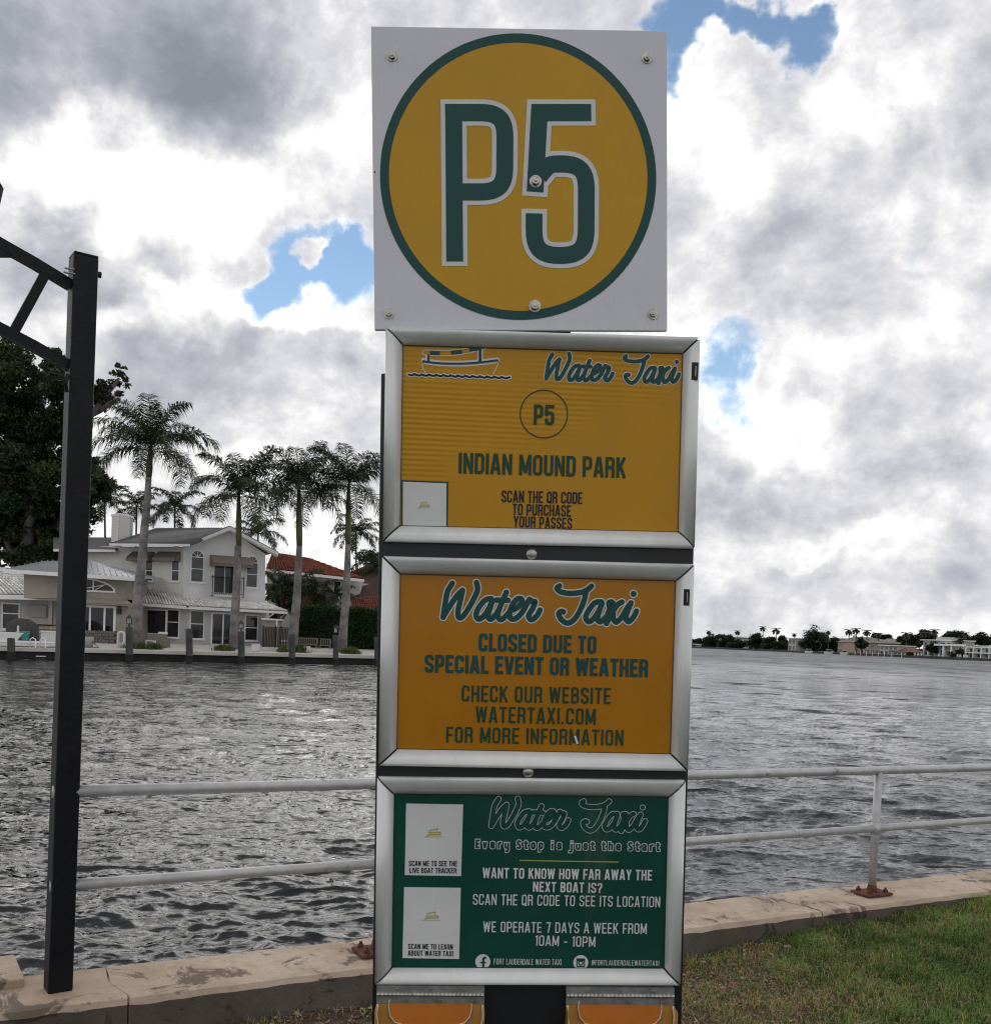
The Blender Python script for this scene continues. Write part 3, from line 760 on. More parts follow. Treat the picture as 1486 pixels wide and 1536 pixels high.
SCRIPT = [  # hand-lettered words, centre lines in the pixels of an enlarged view
    [(132, 70), (118, 92), (98, 128), (84, 200), (68, 305)], [(68, 305), (110, 235), (165, 155), (203, 118)], [(203, 118), (190, 180), (172, 260), (176, 305), (205, 300), (250, 235), (290, 160), (308, 110), (300, 65)],
    [(402, 176), (360, 186), (318, 235), (297, 285), (312, 318), (348, 300), (385, 245), (412, 190)], [(412, 190), (392, 250), (380, 300), (402, 318), (440, 278), (470, 220)],
    [(508, 132), (485, 185), (462, 240), (448, 295), (470, 322), (510, 290), (535, 262)], [(436, 186), (520, 188)],
    [(535, 262), (580, 240), (615, 205), (612, 178), (585, 178), (552, 215), (532, 265), (535, 310), (570, 315), (615, 275), (650, 215), (668, 180)],
    [(668, 180), (690, 196), (708, 200), (690, 245), (662, 295), (682, 322), (718, 298), (742, 255)],
    [(878, 88), (860, 104), (884, 128), (950, 140), (1030, 132), (1075, 112), (1100, 90)], [(1062, 130), (1048, 190), (1018, 262), (975, 325), (930, 345), (888, 318), (872, 280), (888, 264), (905, 268)],
    [(1168, 198), (1124, 205), (1082, 255), (1060, 305), (1078, 335), (1112, 318), (1150, 262), (1174, 208)], [(1174, 208), (1152, 270), (1142, 318), (1164, 336), (1205, 300)],
    [(1205, 300), (1225, 250), (1222, 205), (1248, 205), (1252, 262), (1252, 315), (1275, 338), (1315, 300)], [(1312, 200), (1278, 222), (1238, 285), (1205, 348)],
    [(1315, 300), (1345, 245), (1375, 205)], [(1375, 205), (1352, 262), (1338, 312), (1360, 335), (1392, 305), (1414, 262)]]
def script(inkw, inkg, bb, grow=9, th=38):
    """bb: pixel box the words fill in the photograph; white outline first, green above"""
    u0, v0, u1, v1 = bb; X0, Y0, X1, Y1 = 38, 40, 1430, 372
    fu = (u1 - u0) / (X1 - X0); fv = (v1 - v0) / (Y1 - Y0); sc = (fu + fv) / 2
    def cv(p, ink): return SH(u0 + (p[0] - X0) * fu, v0 + (p[1] - Y0) * fv, ink.h)
    for ink, w in ((inkw, th + 2 * grow), (inkg, th)):
        for st in SCRIPT: ink.strip([cv(p, ink) for p in catmull(st)], w * sc * PXM, 'round')
        ink.disc(cv((1393, 143), ink), (21 + (grow if ink is inkw else 0)) * sc * PXM)

def signmat(name, col, rough=0.32, vl=0.06, wave=None, bump=0.0, coat=0.0):
    m = bpy.data.materials.new(name); m.use_nodes = True; g = NT(m.node_tree)
    pos = g.n('ShaderNodeNewGeometry').outputs['Position']
    n = g.noise(pos, 7, 7, 0.7, 0.4); f = g.mr(n, 0.3, 0.7, 1 - vl, 1 + vl)
    c = g.mix(1.0, (col[0], col[1], col[2], 1), g.n('ShaderNodeCombineXYZ', {0: f, 1: f, 2: f}).outputs[0], 'MULTIPLY')
    sm = g.noise(g.v('MULTIPLY', pos, (1, 1, .5)), 3.0, 8, 0.75, 1.2)
    c = g.mix(g.mr(sm, 0.60, 0.80, 0, 0.16), c, (0.30, 0.26, 0.20, 1))
    pr = g.n('ShaderNodeBsdfPrincipled', {'Base Color': c, 'Roughness': g.mr(n, .3, .7, rough * .75, rough * 1.3), 'Specular IOR Level': 0.22, 'Coat Weight': coat, 'Coat Roughness': 0.06})
    if wave:                                  # faint flutes of the corrugated board
        axis, freq, amt = wave
        sp = g.n('ShaderNodeSeparateXYZ', {0: pos}).outputs[axis]
        wv = g.m('SINE', g.m('MULTIPLY', sp, freq))
        msk = g.mr(g.noise(pos, 3.5, 2, .5), 0.45, 0.62)
        g.i(pr, 'Normal', g.n('ShaderNodeBump', {'Strength': amt, 'Distance': 0.0006, 'Height': g.m('MULTIPLY', wv, msk)}).outputs[0])
    g.n('ShaderNodeOutputMaterial', {'Surface': pr.outputs[0]}); return m

M_yel = signmat('mustard_print', (0.53, 0.29, 0.020), 0.45, wave=(0, 900, 0.5))
M_yel2 = signmat('yellow_poster', (0.48, 0.235, 0.003), 0.35, wave=(2, 800, 0.4), coat=.10)
M_org = signmat('orange_poster', (0.40, 0.160, 0.004), 0.35, coat=.12)
M_grn = signmat('green_poster', (0.007, 0.060, 0.042), 0.35, coat=.12)
M_ink = signmat('green_ink', (0.014, 0.070, 0.064), 0.4)
M_ink2 = signmat('dark_green_ink', (0.022, 0.060, 0.030), 0.4)
M_ink3 = signmat('black_ink', (0.012, 0.016, 0.018), 0.4)
M_wht = signmat('white_print', (0.62, 0.63, 0.62), 0.45)
M_plate = signmat('white_aluminium_plate', (0.64, 0.64, 0.69), 0.42, vl=.04, wave=(0, 900, 0.6))
M_alu = mat('satin_aluminium', (0.70, 0.71, 0.69), 0.34, 0.2, var=0.06, vscale=25, stretch=(1, 1, 0.3), dirt=((0.16, 0.15, 0.14), 30.0, 0.70, 0.78))
M_board = mat('black_board', (0.006, 0.007, 0.010), 0.45, var=0.3, vscale=20)
M_bolt = mat('zinc_bolt', (0.42, 0.40, 0.36), 0.35, 0.9, var=0.3, vscale=120)
M_gold = signmat('gold_ink', (0.40, 0.36, 0.10), 0.4)

def bolt(parent, u, v, h, r=0.0055, name='bolt', hex_=True, head=0.005, m=None):
    c = SH(u, v, h); mb = MB()
    def cyl(r, h0, h1, n, rot=0):
        vs = [S(c[0] + r * math.cos(2 * math.pi * (k + rot) / n), c[1] + r * math.sin(2 * math.pi * (k + rot) / n), hh) for hh in (h0, h1) for k in range(n)]
        mb.add(vs, [tuple(range(n, 2 * n))] + [(k, (k + 1) % n, n + (k + 1) % n, n + k) for k in range(n)])
    cyl(r * 1.55, h - .001, h + 0.0013, 24); cyl(r, h + .001, h + head, 6 if hex_ else 18, rnd.random()); cyl(r * 0.45, h + head, h + head * 1.3, 12)
    return mb.build(name, m or M_bolt, parent)

def line(f, mt, hz, *a, **k):
    i_ = Ink(hz); text(i_, *a, **k); o = i_.build('lettering', mt, f); o['kind'] = 'stuff'; return o
def panel_rect(c, h):
    """best rigid rectangle through four photo corners (tl, tr, br, bl)"""
    q = [SH(u, v, h) for u, v in c]
    cen = (q[0] + q[1] + q[2] + q[3]) / 4
    ax = ((q[1] - q[0]) + (q[2] - q[3])) / 2; ay = ((q[0] - q[3]) + (q[1] - q[2])) / 2
    ang = (math.atan2(ax.y, ax.x) + math.atan2(-ay.x, ay.y)) / 2
    ux = Vector((math.cos(ang), math.sin(ang))); uy = Vector((-ux.y, ux.x))
    return cen, ux, uy, ax.length, ay.length

def build_sign():
    foot = S_O + S_Z * (-(S_O.z) / S_Z.z)
    root = thing('information_sign', 'tall black signboard with round P5 plate, three framed posters and two orange brochure boxes', 'sign', foot)
    # backing board and its legs
    cen, ux, uy, w, hgt = panel_rect([(573, 560), (1049, 572), (1022, 1480), (557, 1480)], 0)
    def Bx(mb, a0, a1, b0, b1, h0, h1, ux=ux, uy=uy, cen=cen):
        pts = [cen + ux * a + uy * b for a, b in ((a0, b0), (a1, b0), (a1, b1), (a0, b1))]
        lo = [S(p.x, p.y, h0) for p in pts]; hi = [S(p.x, p.y, h1) for p in pts]
        mb.add(lo + hi, [(0, 3, 2, 1), (4, 5, 6, 7), (0, 1, 5, 4), (1, 2, 6, 5), (2, 3, 7, 6), (3, 0, 4, 7)])
    mb = MB(); Bx(mb, -w / 2, w / 2, -hgt / 2 - 0.42, hgt / 2, -0.045, -0.001); mb.build('backboard', M_board, root, bevel=0.002)
    zf = -(cen.y + hgt / 2) - 0.0
    low = -(foot - S_O).length - cen.y
    mb = MB(); Bx(mb, -0.05, 0.05, low - 0.3, hgt / 2 + 0.40, -0.148, -0.046); mb.build('post', M_board, root, bevel=0.004)
    mb = MB(); Bx(mb, -w / 2 + .01, -w / 2 + .06, hgt / 2 - .02, hgt / 2 + 0.06, -0.040, -0.008); mb.build('bracket', M_alu, root); mb = MB(); Bx(mb, w / 2 - .08, w / 2 - .02, hgt / 2 - .03, hgt / 2 + 0.045, -0.040, -0.008); mb.build('bracket', M_alu, root)

    # ---- the plate with the stop number
    hp = 0.002
    pc, pu, pv, pw, ph = panel_rect([(557, 40), (1001, 44), (1000, 496), (561, 494)], hp)
    mb = MB(); Bx(mb, -pw / 2, pw / 2, -ph / 2, ph / 2, -0.007, hp, pu, pv, pc)
    plate = mb.build('number_plate', M_plate, root, bevel=0.0012); tag(plate, 'square white plate with round mustard P5 stop sign')
    c0 = SH(778, 266, hp); rad = (SH(985, 266, hp) - SH(571, 266, hp)).length / 2
    ink = Ink(hp + 0.0003); ink.disc(c0, rad - 13.0 * PXM + .0002, 96, 1.018); ink.build('mustard_disc', M_yel, plate)
    ink = Ink(hp + 0.0005); 
    z = ink.z(); vs = []
    for r_ in (rad - 13.0 * PXM, rad): vs += [S(c0[0] + r_ * math.cos(2 * math.pi * k / 96), c0[1] + r_ * 1.018 * math.sin(2 * math.pi * k / 96), z) for k in range(96)]
    ink.mb.add(vs, [(k, 96 + k, 96 + (k + 1) % 96, (k + 1) % 96) for k in range(96)])
    ink.build('green_ring', M_ink, plate)
    def q5(p, h): return tuple(SH(540 + p[0] / 3.073, 20 + p[1] / 3.073, h))
    strokes = [[(430, 1143), (436, 1143), (433, 420)], [(392, 456), (668, 456, 112), (666, 822, 112), (436, 822)],
               [(1065, 456), (826, 456), (806, 822)], [(826, 750), (872, 694, 60), (1043, 690, 118), (1041, 1115, 118), (801, 1115, 118), (802, 921)]]
    strokes[0] = [(436, 1143), (431, 420)]
    for nm, mt, gw, hh in (('white_outline', M_wht, 40, 0.0008), ('letters', M_ink, 0, 0.0011)):
        ink = Ink(hp + hh)
        for st in strokes:
            ink.strip([q5(p, ink.h) for p in fillet(st, n=12)], (76 + gw) / 3.073 * PXM, ext=gw / 2 / 3.073 * PXM)
        ink.build(nm, mt, plate)
    for (u, v) in ((588, 84), (970, 87), (583, 470), (979, 471)): bolt(plate, u, v, hp, 0.0052, hex_=True)
    for (u, v) in ((803, 272), (802, 459)): bolt(plate, u, v, hp, 0.0060, hex_=False, head=.007)
    mb = MB(); q = SH(562, 258, hp); mb.add([S(q.x + .0014 * math.cos(k), q.y + .0014 * math.sin(k), hp + .0003) for k in (0, 1, 2, 3, 4, 5)], [(0, 1, 2, 3, 4, 5)]); mb.build('hole', M_ink3, plate)

    # ---- snap frames
    def frame(corners, inner, mt, label, hp_=0.004):
        c, ux_, uy_, w_, h_ = panel_rect(corners, 0.010)
        f = thing('poster_frame', label, None, S(c.x, c.y, 0)); f.parent = root; f.location = S(c.x, c.y, 0) - wloc(root)
        ci, _, _, wi, hi = panel_rect(inner, 0.010)
        bw, bh = (w_ - wi) / 2, (h_ - hi) / 2
        prof = [(0, 0.000), (0, 0.007), (0.06, 0.0105), (0.2, 0.0135), (0.42, 0.0150), (0.66, 0.0142), (0.86, 0.011), (0.97, 0.0075), (1.0, 0.0045)]
        def Q(x, y, h): p = c + ux_ * x + uy_ * y; return S(p.x, p.y, h)
        W2, H2 = w_ / 2, h_ / 2; g = 0.0019
        for side in range(4):
            mb = MB(); rows = []
            for (fx, hh) in prof:
                ox, oy = W2 - bw * fx, H2 - bh * fx
                if side == 0: a, b = (-ox + g, oy), (ox - g, oy)
                elif side == 1: a, b = (ox, oy - g), (ox, -oy + g)
                elif side == 2: a, b = (ox - g, -oy), (-ox + g, -oy)
                else: a, b = (-ox, -oy + g), (-ox, oy - g)
                rows.append((Q(a[0], a[1], hh), Q(b[0], b[1], hh)))
            n = len(rows); vs = [p for r_ in rows for p in r_]
            fs = [(2 * i, 2 * i + 2, 2 * i + 3, 2 * i + 1) for i in range(n - 1)]
            fs += [tuple(range(0, 2 * n, 2))[::-1], tuple(range(1, 2 * n, 2))]
            mb.add(vs, fs); o = mb.build('frame_rail', M_alu, f)
            o.data.polygons.foreach_set('use_smooth', [i < n - 1 for i in range(len(o.data.polygons))])
        mb = MB(); mb.add([Q(-W2 + .002, -H2 + .002, 0.0012), Q(W2 - .002, -H2 + .002, 0.0012), Q(W2 - .002, H2 - .002, 0.0012), Q(-W2 + .002, H2 - .002, 0.0012)], [(0, 1, 2, 3)]); mb.build('frame_back', M_board, f)
        mb = MB(); e = .002; mb.add([Q(-W2 + bw - e, -H2 + bh - e, hp_), Q(W2 - bw + e, -H2 + bh - e, hp_), Q(W2 - bw + e, H2 - bh + e, hp_), Q(-W2 + bw - e, H2 - bh + e, hp_)], [(0, 1, 2, 3)])
        po = mb.build('poster', mt, f)
        mb = MB()      # clear glossy cover reads through its own rim only: dark gasket line round the poster
        for (x0, y0, x1, y1) in ((-1, 1, 1, 1), (1, 1, 1, -1), (1, -1, -1, -1), (-1, -1, -1, 1)):
            a = Q(x0 * (W2 - bw), y0 * (H2 - bh), 0.0045); b = Q(x1 * (W2 - bw), y1 * (H2 - bh), 0.0045); mb.bar(a, b, 0.0016, 0.0016)
        mb.build('gasket', M_board, f)
        return f
    H0 = 0.004
    # first frame
    f1 = frame([(578, 489), (1050, 506), (1043, 823), (574, 812)], [(603, 515), (1026, 531), (1019, 797), (602, 790)], M_yel2, 'silver snap frame round the yellow INDIAN MOUND PARK poster')
    iw = Ink(H0 + .0003); ig = Ink(H0 + .0006); script(iw, ig, (814.5, 526.5, 1020.5, 578.5), grow=7, th=39)
    def bt(p, h): return SH(600 + p[0] / 8.256, 510 + p[1] / 8.256, h)
    iw.build('white_outline', M_wht, f1); ig.build('script_lettering', M_ink, f1); iw = Ink(H0 + .0003); ig = Ink(H0 + .0006)
    # boat emblem
    def bs(ink, pts, w, cap='round', sm=True):
        ink.strip([bt(p, ink.h) for p in (catmull(pts) if sm else pts)], w / 8.256 * PXM, cap)
    bs(iw, [(285, 250), (500, 280), (760, 282), (980, 268), (1205, 242)], 52); bs(ig, [(285, 262), (500, 287), (760, 290), (980, 276), (1205, 250)], 26)
    bs(iw, [(300, 290), (500, 315), (760, 320), (980, 306), (1190, 280)], 14)
    bs(iw, [(272, 290), (285, 350), (320, 410)], 11); bs(iw, [(1215, 285), (1190, 350), (1150, 415)], 11)
    bs(iw, [(345, 180), (345, 260)], 58, 'butt', False); bs(ig, [(352, 178), (352, 270)], 30, 'butt', False)
    bs(iw, [(990, 110), (990, 262)], 66, 'butt', False); bs(ig, [(990, 95), (990, 270)], 34, 'butt', False)
    top = [(330, 122), (500, 128), (640, 124), (780, 108), (920, 78)]; bot = [(320, 190), (500, 196), (640, 190), (780, 174), (940, 140)]
    bs(iw, top, 9); bs(iw, bot, 9); bs(iw, [(330, 122), (285, 132), (280, 170), (320, 190)], 9); bs(iw, [(1065, 92), (1040, 118), (990, 126)], 9)
    for (x0, x1, y0, y1) in ((370, 492, 158, 158), (632, 765, 155, 143), (858, 985, 118, 98)):
        ig.strip([bt((x0, y0), ig.h), bt((x1, y1), ig.h)], 46 / 8.256 * PXM)
    wav = [];
    for k in range(14):
        x = 105 + k * 90; y = 425 + k * 2.9; wav += [(x, y), (x + 40, y + 10), (x + 72, y - 2)]; 
    wav.append((1355, 462))
    bs(iw, wav, 50); ik = Ink(H0 + .0007); bs(ik, wav, 24)
    for k in range(13): ik.poly([bt((x_, y_), ik.h) for (x_, y_) in ((150 + k * 90, 428 + k * 2.9), (196 + k * 90, 430 + k * 2.9), (172 + k * 90, 402 + k * 2.9))][::-1])
    ik.build('wave_line', M_ink3, f1)
    c1 = SH(815.5, 621, H0); r1 = (SH(852, 622, H0) - SH(779.5, 620.5, H0)).length / 2; ig2 = Ink(H0 + .0008); ig2.ring(c1, r1 - 1.7 * PXM, r1); ig2.build('circle', M_ink2, f1)
    line(f1, M_ink2, H0 + .0008, 'P5', (800, 637), (831, 638), 30, 0.165, 0.08)
    line(f1, M_ink2, H0 + .0008, 'INDIAN MOUND PARK', (687.5, 710), (938, 717), 30.5, 0.155, 0.08, wd=.48)
    line(f1, M_ink3, H0 + .0008, 'SCAN THE QR CODE', (752, 753), (873, 756), 17.5, 0.14, .1); line(f1, M_ink3, H0 + .0008, 'TO PURCHASE', (768.5, 772.5), (856, 775), 17, 0.14, .1); line(f1, M_ink3, H0 + .0008, 'YOUR PASSES', (770, 790.5), (857.5, 793.5), 16.5, 0.14, .1)
    iw.build('emblem_outline', M_wht, f1); ig.build('boat_emblem', M_ink, f1)
    # the square card at its lower left (its code left out)
    def card(f, c, mt_b, h, border=None):
        q = [SH(u, v, h) for u, v in c]
        ink = Ink(h); ink.poly([q[3], q[2], q[1], q[0]]); return ink
    i_ = Ink(H0 + .0003); qq = [(601.5, 790), (671.5, 792), (672.5, 722.5), (602, 720)]; i_.poly([SH(u, v, i_.h) for u, v in qq]); i_.build('card_border', M_ink, f1)
    i_ = Ink(H0 + .0006); qq = [(604, 789.5), (669, 791.5), (669.5, 725), (604.3, 722.5)]; i_.poly([SH(u, v, i_.h) for u, v in qq]); i_.build('card', M_wht, f1)
    def small_boat(f, u, v, s):
        i_ = Ink(H0 + .0009)
        def q(x, y): return SH(u + x * s, v + y * s, i_.h)
        i_.strip([q(-10, 5.5), q(-7, 3.2), q(9, 3.2), q(10.5, 0.5)], 1.9 * s * PXM); i_.strip([q(-8, .6), q(10, .0)], 1.5 * s * PXM); i_.strip([q(-7, -3.6), q(0, -4.2), q(7, -6)], 1.5 * s * PXM)
        i_.strip([q(-6, -3), q(-6, 1)], .9 * s * PXM); i_.strip([q(5, -5), q(5, 1)], .9 * s * PXM); i_.strip([q(-14, 6.6), q(13, 6.6)], .8 * s * PXM); i_.build('boat_emblem', M_gold, f)
    small_boat(f1, 636, 757, 0.72)
    # second frame
    f2 = frame([(573, 835), (1041, 845), (1033, 1160), (567, 1147)], [(598, 859), (1014, 868), (1007, 1129), (596, 1123)], M_org, 'silver snap frame round the orange CLOSED DUE TO SPECIAL EVENT OR WEATHER poster')
    iw = Ink(H0 + .0003); ig = Ink(H0 + .0006); script(iw, ig, (658, 868.5, 958, 940.5), grow=8)
    line(f2, M_ink, H0 + .0008, 'CLOSED DUE TO', (717.5, 977), (894, 981), 27, 0.185, 0.07, wd=.5); line(f2, M_ink, H0 + .0008, 'SPECIAL EVENT OR WEATHER', (636.5, 1009), (971.5, 1016), 27, 0.185, .07, wd=.5)
    line(f2, M_ink2, H0 + .0008, 'CHECK OUR WEBSITE', (692, 1052.5), (915.5, 1056.5), 24.5, 0.14, .115); line(f2, M_ink2, H0 + .0008, 'WATERTAXI.COM', (713, 1084), (893, 1087.5), 24.5, 0.14, .115); line(f2, M_ink2, H0 + .0008, 'FOR MORE INFORMATION', (669, 1114), (934.5, 1119), 24, 0.14, .115)
    iw.build('white_outline', M_wht, f2); ig.build('script_lettering', M_ink, f2)
    i_ = Ink(H0 + .0010)
    i_.strip([SH(862, 1104, i_.h), SH(866, 1116, i_.h)], 3.2 * PXM); i_.build('scratch', M_wht, f2)
    # third frame
    f3 = frame([(565, 1165), (1028, 1172), (1022, 1481), (562, 1477)], [(592, 1190.5), (1003.5, 1196), (998, 1455), (587, 1452)], M_grn, 'silver snap frame round the green boat tracker poster')
    iw = Ink(H0 + .0003); ig = Ink(H0 + .0006); script(iw, ig, (731.5, 1193.8, 970, 1250.8), grow=4.5, th=42)
    for mt_, hz_, t_, ft in ((M_wht, H0 + .0003, .25, .10), (M_grn, H0 + .0007, .25, -.06)):
        line(f3, mt_, hz_, 'Every Stop is just the Start', (712.5, 1273), (989.5, 1277.5), 14.0, t_, .22, fat=ft, wd=.52)
    iw.build('white_outline', M_wht, f3); ig.build('script_lettering', M_grn, f3); iw = Ink(H0 + .0005)
    line(f3, M_wht, H0 + .0008, 'WANT TO KNOW HOW FAR AWAY THE', (723.5, 1317.5), (977.5, 1321), 16, 0.15, .10); line(f3, M_wht, H0 + .0008, 'NEXT BOAT IS?', (799, 1338), (902.5, 1340), 15.5, 0.15, .1)
    line(f3, M_wht, H0 + .0008, 'SCAN THE QR CODE TO SEE ITS LOCATION', (709, 1357.5), (989.5, 1361.5), 16.5, 0.115, .13)
    line(f3, M_wht, H0 + .0008, 'WE OPERATE 7 DAYS A WEEK FROM', (724.5, 1398.5), (969.5, 1401.5), 16.3, 0.115, .13); line(f3, M_wht, H0 + .0008, '10AM - 10PM', (802.5, 1419), (892.5, 1421), 16, 0.115, .13)
    line(f3, M_wht, H0 + .0008, 'FORT LAUDERDALE WATER TAXI', (740.5, 1447), (841.5, 1448), 8.8, 0.10, .15); line(f3, M_wht, H0 + .0008, '@FORTLAUDERDALEWATERTAXI', (887, 1448.3), (988, 1449.2), 8.0, 0.10, .15)
    ws = MB; 
    iw.disc(SH(724, 1443, iw.h), 11.4 * PXM, 32); iw.build('emblem_disc', M_wht, f3); iw = Ink(H0 + .0005); iw.disc(SH(870.8, 1444.3, iw.h), 11.4 * PXM, 32)
    iw.build('emblem_disc', M_wht, f3)
    ig = Ink(H0 + .0009)   # the two round emblems
    ig.strip([SH(729, 1437.2, ig.h), SH(726.2, 1437.2, ig.h), SH(724.6, 1439, ig.h), SH(724.6, 1454, ig.h)], 3.2 * PXM); ig.strip([SH(720, 1444.4, ig.h), SH(728.6, 1444.4, ig.h)], 2.4 * PXM)
    ig.build('letter_mark', M_grn, f3); ig = Ink(H0 + .0009)
    z0 = ig.h; q = lambda x, y: SH(870.8 + x, 1444.5 + y, z0)
    ig.strip([q(-5.6, -5.6), q(5.6, -5.6), q(5.6, 5.6), q(-5.6, 5.6)], 1.8 * PXM, closed=True); ig.strip([q(-6, -3.6), q(6, -3.6)], 3.4 * PXM); ig.ring(q(0, 0.6), 2.2 * PXM, 4.0 * PXM, 24)
    ig.build('camera_mark', M_grn, f3)
    i_ = Ink(H0 + .0004); i_.strip([SH(779, 1291, i_.h), SH(927.5, 1293.5, i_.h)], 1.5 * PXM); i_.build('gold_rule', M_gold, f3)
    for (c, tx, bo) in ((((607, 1313), (691.5, 1314.5), (694.5, 1207), (609, 1205.5)), (('SCAN ME TO SEE THE', (613, 1299.5), (685.5, 1300)), ('LIVE BOAT TRACKER', (614, 1310), (684.5, 1310.5))), (650.5, 1249)),
                        (((603.5, 1437.5), (688.5, 1439), (691, 1332), (606, 1331)), (('SCAN ME TO LEARN', (612, 1424), (679, 1425)), ('ABOUT WATER TAXI', (611.5, 1434), (679.5, 1435))), (647, 1374))):
        i_ = Ink(H0 + .0004); i_.poly([SH(u, v, i_.h) for u, v in c]); i_.build('card', M_wht, f3)
        i_ = Ink(H0 + .0007)
        for (s_, a, b) in tx: line(f3, M_ink3, H0 + .0007, s_, a, b, 8.2, .16, .08)
        small_boat(f3, bo[0], bo[1], 1.0)
    # black stickers on the frames, bolts between the frames
    for f, c in ((f1, ((1036.5, 569.5), (1046.5, 570), (1047.5, 543.5), (1037.5, 543))), (f2, ((1024.5, 908), (1033.5, 908.5), (1034.5, 884), (1025.5, 883.5)))):
        i_ = Ink(0.0152); i_.poly([SH(u, v, i_.h) for u, v in c]); i_.build('sticker', M_ink3, f)
        i_ = Ink(0.0155); a = [SH(u, v, i_.h) for u, v in c]; i_.strip([a[0].lerp(a[1], .62) * .8 + a[3].lerp(a[2], .62) * .2, a[0].lerp(a[1], .62) * .2 + a[3].lerp(a[2], .62) * .8], 1.2 * PXM); i_.build('sticker_print', M_bolt, f)
    for (u, v) in ((797, 831), (792, 1158)):
        mb = MB(); cc = SH(u, v, 0); 
        rows = [(0.0092, 0.0), (0.0090, 0.0022), (0.0072, 0.0044), (0.004, 0.0054), (0.0001, 0.0057)]
        vs = [S(cc[0] + r_ * math.cos(k * math.pi / 10), cc[1] + r_ * math.sin(k * math.pi / 10), h_) for r_, h_ in rows for k in range(20)]
        mb.add(vs, [(j * 20 + k, j * 20 + (k + 1) % 20, (j + 1) * 20 + (k + 1) % 20, (j + 1) * 20 + k) for j in range(4) for k in range(20)])
        mb.build('carriage_bolt', M_bolt, root, smooth=True)

    # ---- brochure boxes under the frames
    M_hinge = mat('dull_steel_hinge', (0.30, 0.30, 0.29), 0.42, 0.6, var=.25, vscale=50)
    M_or = mat('orange_acrylic', (0.50, 0.155, 0.02), 0.28, var=0.12, vscale=8, spec=.5, coat=.3)
    M_or2 = mat('yellow_acrylic', (0.50, 0.255, 0.06), 0.3, var=0.12, vscale=12, spec=.5, coat=.3, dirt=((.35, .25, .12), 14, .6, .75))
    M_clear = mat('clear_acrylic_lip', (0.55, 0.50, 0.42), 0.12, var=.1, spec=.8)
    for (u0, u1, vv, lab) in ((565, 726.5, 1480, 'brochure box on the left with orange front under a steel hinge'), (849, 1011, 1482, 'brochure box on the right with orange front under a steel hinge')):
        a = SH(u0, vv, 0.012); b = SH(u1, vv, 0.012); wbx = (b - a).length; mid = (a + b) / 2
        bx = thing('brochure_box', lab, None, S(mid.x, mid.y - .25, 0)); bx.parent = root; bx.location = S(mid.x, mid.y - .25, 0) - wloc(root)
        def Q(x, y, h): return S(mid.x + x, mid.y + y, h)
        def slab(mb, x0, x1, y0, y1, h0, h1):
            lo = [Q(x, y, h0) for x, y in ((x0, y0), (x1, y0), (x1, y1), (x0, y1))]; hi = [Q(x, y, h1) for x, y in ((x0, y0), (x1, y0), (x1, y1), (x0, y1))]
            mb.add(lo + hi, [(0, 3, 2, 1), (4, 5, 6, 7), (0, 1, 5, 4), (1, 2, 6, 5), (2, 3, 7, 6), (3, 0, 4, 7)])
        hw = wbx / 2
        mb = MB(); slab(mb, -hw, hw, -.010, 0.0, 0.001, 0.014); mb.build('hinge_leaf', M_hinge, bx)
        mb = MB(); slab(mb, -hw, hw, -.026, -.0135, 0.0125, 0.0145); mb.build('hinge_leaf', M_hinge, bx)
        mb = MB(); n = 27
        for k in range(n): mb.tube([Q(-hw + wbx * (k + .06) / n, -.0118, .0155), Q(-hw + wbx * (k + .88) / n, -.0118, .0155)], 0.0030, 10)
        mb.build('hinge_knuckles', M_bolt, bx)
        for k in (.19, .5, .81):
            for (yy, rr_) in ((-.0048, .0024), (-.0215, .0034)):
                c = Vector((mid.x - hw + wbx * (k + (.08 if rr_ > .003 else 0)), mid.y + yy)); mb = MB(); h0 = .014 if rr_ < .003 else .016
                vs = [S(c[0] + r_ * math.cos(t_ * math.pi / 6), c[1] + r_ * math.sin(t_ * math.pi / 6), h_) for r_, h_ in ((rr_, h0), (rr_ * .7, h0 + .0016)) for t_ in range(12)]
                mb.add(vs, [(t_, (t_ + 1) % 12, 12 + (t_ + 1) % 12, 12 + t_) for t_ in range(12)] + [tuple(range(12, 24))]); mb.build('screw', M_bolt, bx)
        mb = MB(); slab(mb, -hw + .002, hw - .002, -.235, -.024, 0.0012, 0.0120); mb.build('back_panel', M_or2, bx)
        # clear lid: a bent rim with rounded lower corners, swelling forward
        rim = [(-hw + .004, -.026)] + [(-hw + .004, -.030), (-hw + .003, -.040), (-hw + .006, -.055), (-hw + .016, -.066), (-hw + .034, -.071)] + [(hw - .034, -.071), (hw - .016, -.066), (hw - .006, -.055), (hw - .003, -.040), (hw - .004, -.030), (hw - .004, -.026)]
        mb = MB(); mb.tube([Q(x * 1.02, y, 0.018 + (-.026 - y) * 0.5) for x, y in rim], 0.0016, 6); mb.build('lid_rim', M_clear, bx, smooth=True)
        rim2 = [(x * 0.80, y * .86 + .002) for x, y in rim]
        mb = MB(); pts = [Q(x, y, .0135 + (-.020 - y) * .10) for x, y in rim2]; mb.poly(pts[::-1]); mb.build('orange_insert', M_or, bx)
        mb = MB(); mb.tube([p + S_N * .001 for p in pts], 0.0011, 6); mb.build('insert_rim', M_clear, bx, smooth=True)
        mb = MB()
        for s_ in (-1, 1): slab(mb, s_ * hw - (.0015 if s_ > 0 else -.000), s_ * hw + (.0 if s_ > 0 else .0015), -.235, -.028, 0.0125, 0.042)
        slab(mb, -hw, hw, -.238, -.2355, .001, .045); slab(mb, -hw + .002, hw - .002, -.235, -.085, .038, .042); mb.build('tray', M_or2, bx)
build_sign()
